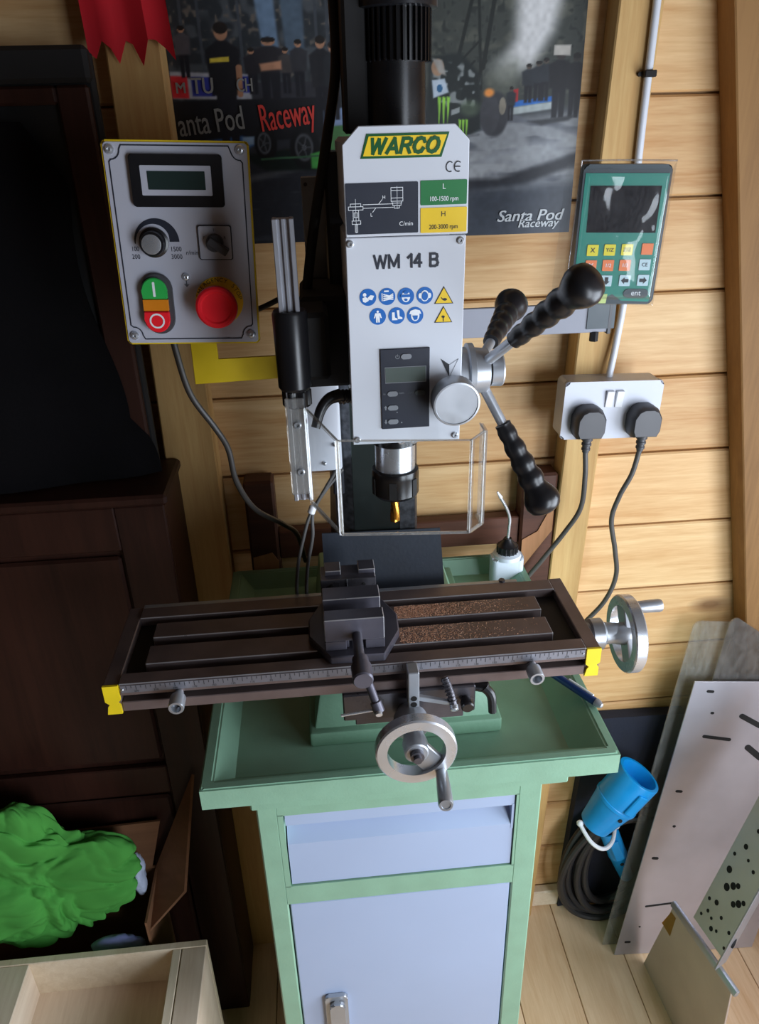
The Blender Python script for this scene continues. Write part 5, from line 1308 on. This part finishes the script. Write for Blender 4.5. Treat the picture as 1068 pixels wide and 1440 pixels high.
# ------------------------------------------------------------------ oil bottle and pen on the tray
ob = thing('oil_bottle', (0.520, 0.405, zf), 'white plastic oil bottle with black cap and bent metal spout behind the table', 'bottle')
bx, by = 0.517, 0.402
b = B(); b.slab(rrect(bx - 0.026, by - 0.016, bx + 0.026, by + 0.016, 0.008), zf + 0.0005, zf + 0.05, 0.003)
b.lathe((bx, by, zf + 0.048), (0, 0, 1), [(0, 0.024), (0.006, 0.022), (0.010, 0.014), (0.012, 0.012)], 28); part('body', b, 'translucent_white', ob)
b = B().lathe((bx, by, zf + 0.055), (0, 0, 1), [(0, 0.0155), (0.002, 0.0165), (0.014, 0.0165), (0.016, 0.0140), (0.022, 0.0085), (0.027, 0.006)], 20)
for i in range(16):
    a = 2 * math.pi * i / 16; b.cyl((bx + 0.0163 * math.cos(a), by + 0.0163 * math.sin(a), zf + 0.057), (bx + 0.0163 * math.cos(a), by + 0.0163 * math.sin(a), zf + 0.069), 0.0014, n=6)
part('cap', b, 'black_plastic', ob)
b = B(); b.tube([(bx, by, zf + 0.078), (bx + 0.001, by, zf + 0.10), (bx + 0.001, by, zf + 0.118), (bx - 0.006, by - 0.002, zf + 0.138), (bx - 0.018, by - 0.004, zf + 0.160)], 0.0025, 10, 8); spout = part('spout', b, 'bright_steel', ob)
b = B(); b.cyl((bx - 0.0160, by - 0.004, zf + 0.157), (bx - 0.0225, by - 0.005, zf + 0.168), 0.0032, 0.0015, n=12); part('spout_tip', b, 'white_plastic', spout)
pn = thing('pen', (0.535, 0.085, zr), 'blue pen with a silver tip lying across the rim of the green tray', 'pen')
PA, PB_ = V((0.505, 0.125, -0.131)), V((0.5485, 0.058, -0.1335))
ax = (PB_ - PA).normalized()
b = B().tube([tuple(PA), tuple(PA.lerp(PB_, 0.5)), tuple(PB_)], 0.0052, 12, 4); part('body', b, 'pen_blue', pn)
b = B().lathe(PB_ - ax * 0.004, ax, [(0, 0.0056), (0.004, 0.0054), (0.009, 0.003), (0.010, 0.0005)], 14); part('tip', b, 'satin_steel', pn)
b = B().tube([tuple(PA + V((0.003, 0, 0.0045)) + ax * 0.03), tuple(PB_ + V((0.003, 0, 0.0045)) - ax * 0.012)], 0.0018, 8, 1); part('slider', b, 'ink_white', pn)

# ------------------------------------------------------------------ right corner: dark bag, blue cable, sheets, bracket
b = B(); nx, nz = 16, 22; vs = []; fs = []
for j in range(nz):
    for i in range(nx):
        s, t = i / (nx - 1), j / (nz - 1)
        x = 0.718 + 0.20 * s + 0.020 * (t - 0.5) ; z = FL + 0.002 + (0.565 - 0.006 * s) * t
        y = 0.473 - 0.004 * math.sin(math.pi * s) * math.sin(math.pi * t) - 0.004 * mnoise.noise(V((x * 14, z * 10, 0.3)))
        vs.append((x, y, z))
n0 = len(vs)
vs += [(x, 0.4775 if z < FL + 0.06 else 0.497, z) for x, y, z in vs]
for j in range(nz - 1):
    for i in range(nx - 1):
        a = j * nx + i; fs.append((a, a + 1, a + nx + 1, a + nx)); fs.append((a + n0, a + nx + n0, a + nx + 1 + n0, a + 1 + n0))
for j in range(nz - 1):
    a = j * nx; fs.append((a, a + nx, a + nx + n0, a + n0)); a += nx - 1; fs.append((a, a + n0, a + nx + n0, a + nx))
for i in range(nx - 1):
    fs.append((i, i + n0, i + 1 + n0, i + 1)); a = (nz - 1) * nx + i; fs.append((a, a + 1, a + 1 + n0, a + n0))
b.poly(vs, fs)
single('dark_bag', b, 'navy_fabric', (0.82, 0.47, FL), 'flat navy fabric bag standing against the wall behind the blue connectors', 'bag')

ec = thing('extension_cable', (0.76, 0.41, FL), 'coiled black extension cable with two bright blue connectors tied together', 'cable')
for i in range(7):
    rx, rz = 0.112 - 0.013 * (i % 4), 0.168 - 0.012 * (i % 4); yy = 0.432 + 0.009 * (i // 4) + 0.010 * (i % 2); cx_, cz_ = 0.806 + 0.005 * (i % 4), -0.944 + 0.003 * i
    pts = []
    for k_ in range(21):
        a = math.radians(70 + 320 * k_ / 20 + 4 * i)
        pts.append((cx_ + rx * math.cos(a) + 0.12 * rz * math.sin(a), yy + 0.006 * math.sin(a * 2 + i), max(FL + 0.008, cz_ + rz * math.sin(a) - 0.0 * i)))
    b = B(); b.tube(pts, 0.0078, 10, 3); part('cable_turn', b, 'coil_black', ec)
def connector(p0, p1, r, female):
    p0, p1 = V(p0), V(p1); d = p1 - p0; L = d.length
    prof = [(0, r * 0.62), (0.004, r * 0.72), (L * 0.48, r * 0.98), (L * 0.49, r * 1.03), (L * 0.53, r * 1.03), (L * 0.54, r), (L - 0.002, r * 1.02), (L, r), (L, r * 0.86), (L - 0.03, r * 0.84), (L - 0.03, r * 0.05)]
    c = part('connector', B().lathe(p0, d, prof, 32, False), 'blue_plastic', ec, 'bright blue round industrial connector')
    ax = d.normalized(); side = V((0, -1, 0)); side = (side - ax * side.dot(ax)).normalized(); w = ax.cross(side)
    b = B(); o = p0 + ax * (L * 0.56) + side * (r * 0.96)
    q = [o - w * 0.010, o + w * 0.010, o + w * 0.010 + ax * (L * 0.34), o - w * 0.010 + ax * (L * 0.34)]
    b.hexa([*map(tuple, q), *[tuple(p + side * 0.007) for p in q]], 0.002); part('key_rib', b, 'blue_plastic', c)
    part('screw_hole', B().cyl(p0 + ax * L * 0.42 + side * r * 0.86, p0 + ax * L * 0.42 + side * (r * 1.0), 0.0042, n=12), 'hole_dark', c)
    return c
connector((0.727, 0.392, -0.758), (0.806, 0.392, -0.628), 0.043, True)
connector((0.838, 0.428, -0.975), (0.775, 0.424, -0.812), 0.020, False)
b = B(); b.tube([(0.694, 0.392, -0.742), (0.712, 0.362, -0.768), (0.738, 0.356, -0.786), (0.765, 0.376, -0.790), (0.785, 0.415, -0.782)], 0.0042, 8, 6); b.sphere((0.697, 0.388, -0.745), 0.007, 12, 8); b.sphere((0.783, 0.408, -0.784), 0.009, 12, 8); part('cable_tie', b, 'white_plastic', ec, 'white cable tie')

def leaning_sheet(name, bl_, tl_, right, width, thick, material, label, cat, rnd=0.0, cut=None, group=None):
    """sheet standing on its lower edge; returns its frame (x along lower edge, y up the sheet, z to the front)"""
    bl_, tl_ = V(bl_), V(tl_)
    u = V(right).normalized(); w = tl_ - bl_; L = w.length; w.normalize()
    u = (u - w * u.dot(w)).normalized()
    n_ = u.cross(w)
    F = Matrix(((u.x, w.x, n_.x, bl_.x), (u.y, w.y, n_.y, bl_.y), (u.z, w.z, n_.z, bl_.z), (0, 0, 0, 1)))
    return F, L
# polished aluminium sheet
F, L = leaning_sheet('s', (0.800, 0.345, FL + 0.0005), (0.902, 0.420, -0.436), (1, -0.05, 0), 0.2, 0.003, None, None, None)
t1 = thing('aluminium_sheet', (0.9, 0.34, FL), 'large slotted aluminium sheet leaning in the corner in front of clear plastic sheets', 'metal sheet')
b = B(F); b.slab([(-0.004, 0), (0.30, 0.0435), (0.30, L + 0.03), (-0.004, L + 0.004)], -0.003, 0.0, 0.0006); part('sheet', b, 'sheet_aluminium', t1)
def slot(x0, y0, x1, y1, w, k=6):
    a = math.atan2(y1 - y0, x1 - x0); out = []
    for i in range(k + 1): t = a + math.pi / 2 + math.pi * i / k; out.append((x0 + w * math.cos(t), y0 + w * math.sin(t)))
    for i in range(k + 1): t = a - math.pi / 2 + math.pi * i / k; out.append((x1 + w * math.cos(t), y1 + w * math.sin(t)))
    return out
for x0, y0, x1, y1, w in ((0.027, 0.681, 0.036, 0.681, 0.0030), (0.047, 0.634, 0.049, 0.634, 0.0028), (0.046, 0.580, 0.098, 0.577, 0.0036), (0.108, 0.632, 0.150, 0.613, 0.0055), (0.140, 0.562, 0.172, 0.540, 0.0065), (0.025, 0.447, 0.034, 0.447, 0.003), (0.041, 0.360, 0.042, 0.360, 0.003), (0.018, 0.275, 0.026, 0.275, 0.0034), (0.034, 0.144, 0.087, 0.157, 0.0024), (0.033, 0.086, 0.034, 0.086, 0.002), (0.013, 0.040, 0.021, 0.041, 0.003)):
    b = B(F); b.slab(slot(x0, y0, x1, y1, w), -0.0036, 0.0005); part('slot', b, 'hole_dark', t1)
# two clear sheets behind it
def clear_sheet(off, x0, x1, ytl, ytr, r, material, label):
    b = B(F)
    fy = lambda x: 0.0005 - 0.117 * off * 0.0 + (x * 0.1426 - off * 0.118 + 0.0005)
    pts = [(x0, fy(x0)), (x1, fy(x1)), (x1, ytr)]
    for i in range(7):
        a = math.radians(90 + 90 * i / 6); pts.append((x0 + r + r * math.cos(a), ytl - r + r * math.sin(a)))
    b.slab(pts, off - 0.0035, off)
    o = single('clear_sheet', b, [material, 'acrylic_edge'], tuple(F @ V(((x0 + x1) / 2, 0.02, off))), label, 'plastic sheet', 'clear plastic sheets in the corner')
    for p in o.data.polygons:
        if p.area < 0.006: p.material_index = 1
clear_sheet(-0.012, 0.037, 0.24, 0.832, 0.735, 0.014, 'smoked_acrylic', 'smoky scuffed plastic sheet between the tinted sheet and the aluminium sheet')
clear_sheet(-0.024, -0.023, 0.055, 0.814, 0.818, 0.014, 'dusty_acrylic', 'pale green tinted clear plastic sheet with a rounded corner behind the aluminium sheet')
# folded perforated bracket
pb = thing('perforated_bracket', (0.90, 0.18, FL), 'folded metal bracket full of drilled holes leaning in the lower corner', 'bracket')
b = B(); b.hexa([(0.853, 0.322, FL), (0.868, 0.060, FL), (0.8715, 0.060, FL), (0.8565, 0.322, FL), (0.858, 0.276, -0.872), (0.866, 0.082, -0.823), (0.8695, 0.082, -0.823), (0.8615, 0.276, -0.872)], 0.0006); pl_ = part('side_plate', b, 'tan_metal', pb)
b = B(); b.hexa([(0.8525, 0.279, -0.898), (0.8545, 0.240, -0.888), (0.8555, 0.240, -0.888), (0.8535, 0.279, -0.898), (0.8575, 0.276, -0.8735), (0.8590, 0.246, -0.8655), (0.8600, 0.246, -0.8655), (0.8585, 0.276, -0.8735)]); b = B(); 
PS = lambda y, z: V((0.853 + (FL - z) * -0.02, y, z))
b.poly([(0.8556, 0.2945, -0.945), (0.8570, 0.262, -0.940), (0.8583, 0.2585, -0.880), (0.8578, 0.2755, -0.884)], [(0, 1, 2, 3)]); 
bmesh.ops.solidify(b.bm, geom=b.bm.faces[:], thickness=0.0004)
part('tape_patch', b, 'orange_tape', pl_, 'strip of orange tape')
b = B(); b.hexa([(0.8560, 0.284, -0.876), (0.8640, 0.072, -0.822), (0.8720, 0.072, -0.822), (0.8640, 0.284, -0.876), (0.8600, 0.284, -0.862), (0.8680, 0.072, -0.808), (0.8760, 0.072, -0.808), (0.8680, 0.284, -0.862)], 0.003, 2); part('rolled_lip', b, 'aluminium', pb)
A_, B2, D_ = V((0.874, 0.230, -0.838)), V((0.880, 0.132, -0.819)), V((0.9825, 0.283, -0.591))
u = (B2 - A_).normalized(); w = (D_ - A_); w = (w - u * w.dot(u)).normalized(); n_ = u.cross(w)
FP = Matrix(((u.x, w.x, n_.x, A_.x), (u.y, w.y, n_.y, A_.y), (u.z, w.z, n_.z, A_.z), (0, 0, 0, 1)))
flip = -1 if n_.x > 0 else 1
b = B(FP); b.slab([(0, 0), (0.100, 0), (0.100, 0.40), (0, 0.40)], -0.0015, 0.0015, 0.0005); pp = part('perforated_plate', b, 'perforated_metal', pb)
random.seed(3)
for x, y, r in ((0.012, 0.020, .003), (0.022, 0.036, .0035), (0.012, 0.055, .0035), (0.030, 0.062, .005), (0.036, 0.032, .003), (0.046, 0.018, .0045), (0.058, 0.024, .003), (0.054, 0.050, .0035), (0.033, 0.100, .0070), (0.044, 0.112, .0065), (0.053, 0.120, .005), (0.020, 0.128, .0065), (0.062, 0.088, .0055), (0.071, 0.097, .0065), (0.079, 0.106, .0045), (0.014, 0.158, .0035), (0.028, 0.185, .005), (0.066, 0.162, .0035), (0.046, 0.170, .003), (0.082, 0.044, .0035), (0.088, 0.016, .003), (0.036, 0.225, .004), (0.072, 0.215, .004)):
    b = B(FP); b.cyl((x, y, -0.0021), (x, y, 0.0021), r, n=16); part('hole', b, 'hole_dark', pp)
b = B(FP); s = flip
b.hexa([(0.098, 0, -0.0015), (0.102, 0, -0.0015), (0.128, 0, 0.040 * s), (0.124, 0, 0.040 * s), (0.098, 0.40, -0.0015), (0.102, 0.40, -0.0015), (0.128, 0.40, 0.040 * s), (0.124, 0.40, 0.040 * s)], 0.001); fg = part('flange', b, 'aluminium', pb)
for y in (0.05, 0.16): part('hole', B(FP).cyl((0.1145, y, 0.0185 * s - 0.002), (0.1145 - 0.003, y, 0.0185 * s + 0.002), 0.009, n=16), 'hole_dark', fg)

# ------------------------------------------------------------------ lower left: cardboard box, cloth, bag, wooden crate
kb = thing('cardboard_box', (-0.36, 0.25, FL), 'open brown cardboard box holding green cloth beside the stand', 'box')
kx0, kx1, ky0, ky1, kz = -0.62, -0.112, 0.196, 0.312, -0.655
for a, c in (((kx0, ky1 - 0.004, FL), (kx1, ky1, kz)), ((kx0, ky0, FL), (kx1, ky0 + 0.004, kz - 0.16)), ((kx0, ky0 + 0.004, FL), (kx0 + 0.004, ky1 - 0.004, kz)), ((kx1 - 0.004, ky0 + 0.004, FL), (kx1, ky1 - 0.004, kz)), ((kx0, ky0, FL), (kx1, ky1, FL + 0.004))):
    part('side', B().box(a, c), 'cardboard', kb)
b = B(); b.hexa([(kx1 - 0.004, 0.205, kz - 0.03), (kx1, 0.205, kz - 0.03), (kx1, ky1 - 0.006, kz), (kx1 - 0.004, ky1 - 0.006, kz), (-0.056, 0.245, -0.645), (-0.052, 0.245, -0.647), (-0.020, ky1 - 0.002, -0.445), (-0.024, ky1 - 0.002, -0.443)]); part('flap', b, 'cardboard', kb)
b = B(); b.hexa([(kx0, ky1 - 0.004, kz), (kx1 - 0.01, ky1 - 0.004, kz), (kx1 - 0.01, ky1, kz), (kx0, ky1, kz), (kx0 + 0.02, ky1 - 0.002, -0.565), (kx1 + 0.02, ky1 - 0.002, -0.545), (kx1 + 0.02, ky1 + 0.002, -0.545), (kx0 + 0.02, ky1 + 0.002, -0.565)]); part('flap', b, 'cardboard', kb)

def ridged(p, o=4):
    v = 0; a = 1; f = 1; s = 0
    for i in range(o):
        v += a * (1 - abs(mnoise.noise(p * f + V((i * 7.1, 0, 0))))) ** 2; s += a; a *= 0.5; f *= 1.9
    return v / s
def cloth_heap(name, cx, cy, z0, rx, ry, h, seed, mt, label, amp, n=110, pw=0.55):
    b = B(); vs = []; fs = []
    for j in range(n):
        for i in range(n):
            s, t = i / (n - 1) * 2 - 1, j / (n - 1) * 2 - 1
            # square to disc
            x = s * math.sqrt(1 - t * t / 2); y = t * math.sqrt(1 - s * s / 2)
            r = min(1, math.hypot(x, y))
            dome = max(0.0, 1 - r ** 2.4) ** pw
            p = V((x * 1.5 + seed, y * 1.7, seed * 0.7)); p += V((mnoise.noise(p * 1.3), mnoise.noise(p * 1.3 + V((5, 2, 1))), 0)) * 0.55
            k_ = ridged(p) - 0.55
            z = z0 + h * dome + amp * k_ * min(1, dome * 3)
            vs.append((cx + rx * x * (1 + 0.05 * k_), cy + ry * y, max(z0, z)))
    for j in range(n - 1):
        for i in range(n - 1):
            a = j * n + i; fs.append((a, a + 1, a + n + 1, a + n))
    b.poly(vs, fs)
    return single(name, b, mt, (cx, cy, z0), label, 'cloth', sharp=180)
def cloth_ball(name, c, r, amp, freq, seed, mt, label, nu=260, nv=170, zmin=-9, cat='cloth'):
    """rumpled cloth bundle: an ellipsoid pushed in and out along sharp folds"""
    b = B(); vs = []; fs = []
    for j in range(nv + 1):
        for i in range(nu):
            th, ph = math.pi * j / nv, 2 * math.pi * i / nu
            d = V((math.sin(th) * math.cos(ph), math.sin(th) * math.sin(ph), math.cos(th)))
            p = V((d.x * r[0] * 0.8, d.y * r[1] * 1.2, d.z * r[2] * 1.15)) * freq + V((seed, seed * .37, 0))
            q = p + V((mnoise.noise(p * .7), mnoise.noise(p * .7 + V((9, 3, 1))), mnoise.noise(p * .7 + V((2, 7, 5))))) * 1.1
            k_ = 0.75 * abs(mnoise.noise(q)) ** 0.8 + 0.30 * abs(mnoise.noise(q * 2.1 + V((4, 1, 8)))) + 0.07 * abs(mnoise.noise(q * 4.3)) + 0.9 * mnoise.noise(p * 0.5) - 0.25
            vs.append((c[0] + d.x * (r[0] + amp * k_), c[1] + d.y * (r[1] + amp * 0.45 * k_), max(zmin, c[2] + d.z * (r[2] + amp * k_))))
    for j in range(nv):
        for i in range(nu):
            fs.append((j * nu + i, (j + 1) * nu + i, (j + 1) * nu + (i + 1) % nu, j * nu + (i + 1) % nu))
    b.poly(vs, fs)
    bmesh.ops.remove_doubles(b.bm, verts=b.bm.verts[:], dist=1e-6)
    return single(name, b, mt, (c[0], c[1], max(zmin, c[2] - r[2])), label, cat, sharp=180)
cloth_ball('green_cloth', (-0.325, 0.2535, -0.600), (0.180, 0.034, 0.146), 0.050, 19.0, 1.7, 'green_cloth', 'crumpled bright green cloth heaped in the cardboard box', zmin=-0.742)
cloth_ball('plastic_bag', (-0.178, 0.219, -0.735), (0.045, 0.013, 0.022), 0.008, 30.0, 4.4, 'bag_violet', 'crinkled violet plastic bag between the green cloth and the crate', 50, 30, cat='bag')
cloth_ball('paper_scrap', (-0.132, 0.272, -0.625), (0.0125, 0.018, 0.050), 0.008, 40.0, 2.4, 'bag_white', 'crumpled white paper scrap behind the green cloth', 40, 24, cat='paper')

wc = thing('wooden_crate', (-0.2, -0.02, FL), 'pale open wooden crate in front of the cardboard box', 'crate')
rx0, rx1, ry0, ry1, rz = -0.40, -0.018, -0.22, 0.192, -0.700
cr_b = -0.780
part('end_board', B().box((rx0, ry1 - 0.012, FL), (rx1, ry1, rz), 0.0012), 'pale_pine', wc)
part('end_board', B().box((rx0, ry0, FL), (rx1, ry0 + 0.012, rz), 0.0012), 'pale_pine', wc)
part('side_board', B().box((-0.058, ry0 + 0.012, FL), (rx1, ry1 - 0.012, rz - 0.001), 0.0012), 'ply_wood', wc)
part('inner_board', B().box((-0.0735, ry0 + 0.012, cr_b), (-0.0595, ry1 - 0.012, rz - 0.001), 0.001), 'pale_pine', wc)
part('side_board', B().box((rx0, ry0 + 0.012, FL), (-0.306, ry1 - 0.012, rz - 0.001), 0.0012), 'ply_wood', wc)
part('bottom_board', B().box((-0.306, ry0 + 0.012, cr_b - 0.010), (-0.0735, ry1 - 0.012, cr_b)), 'ply_wood', wc)
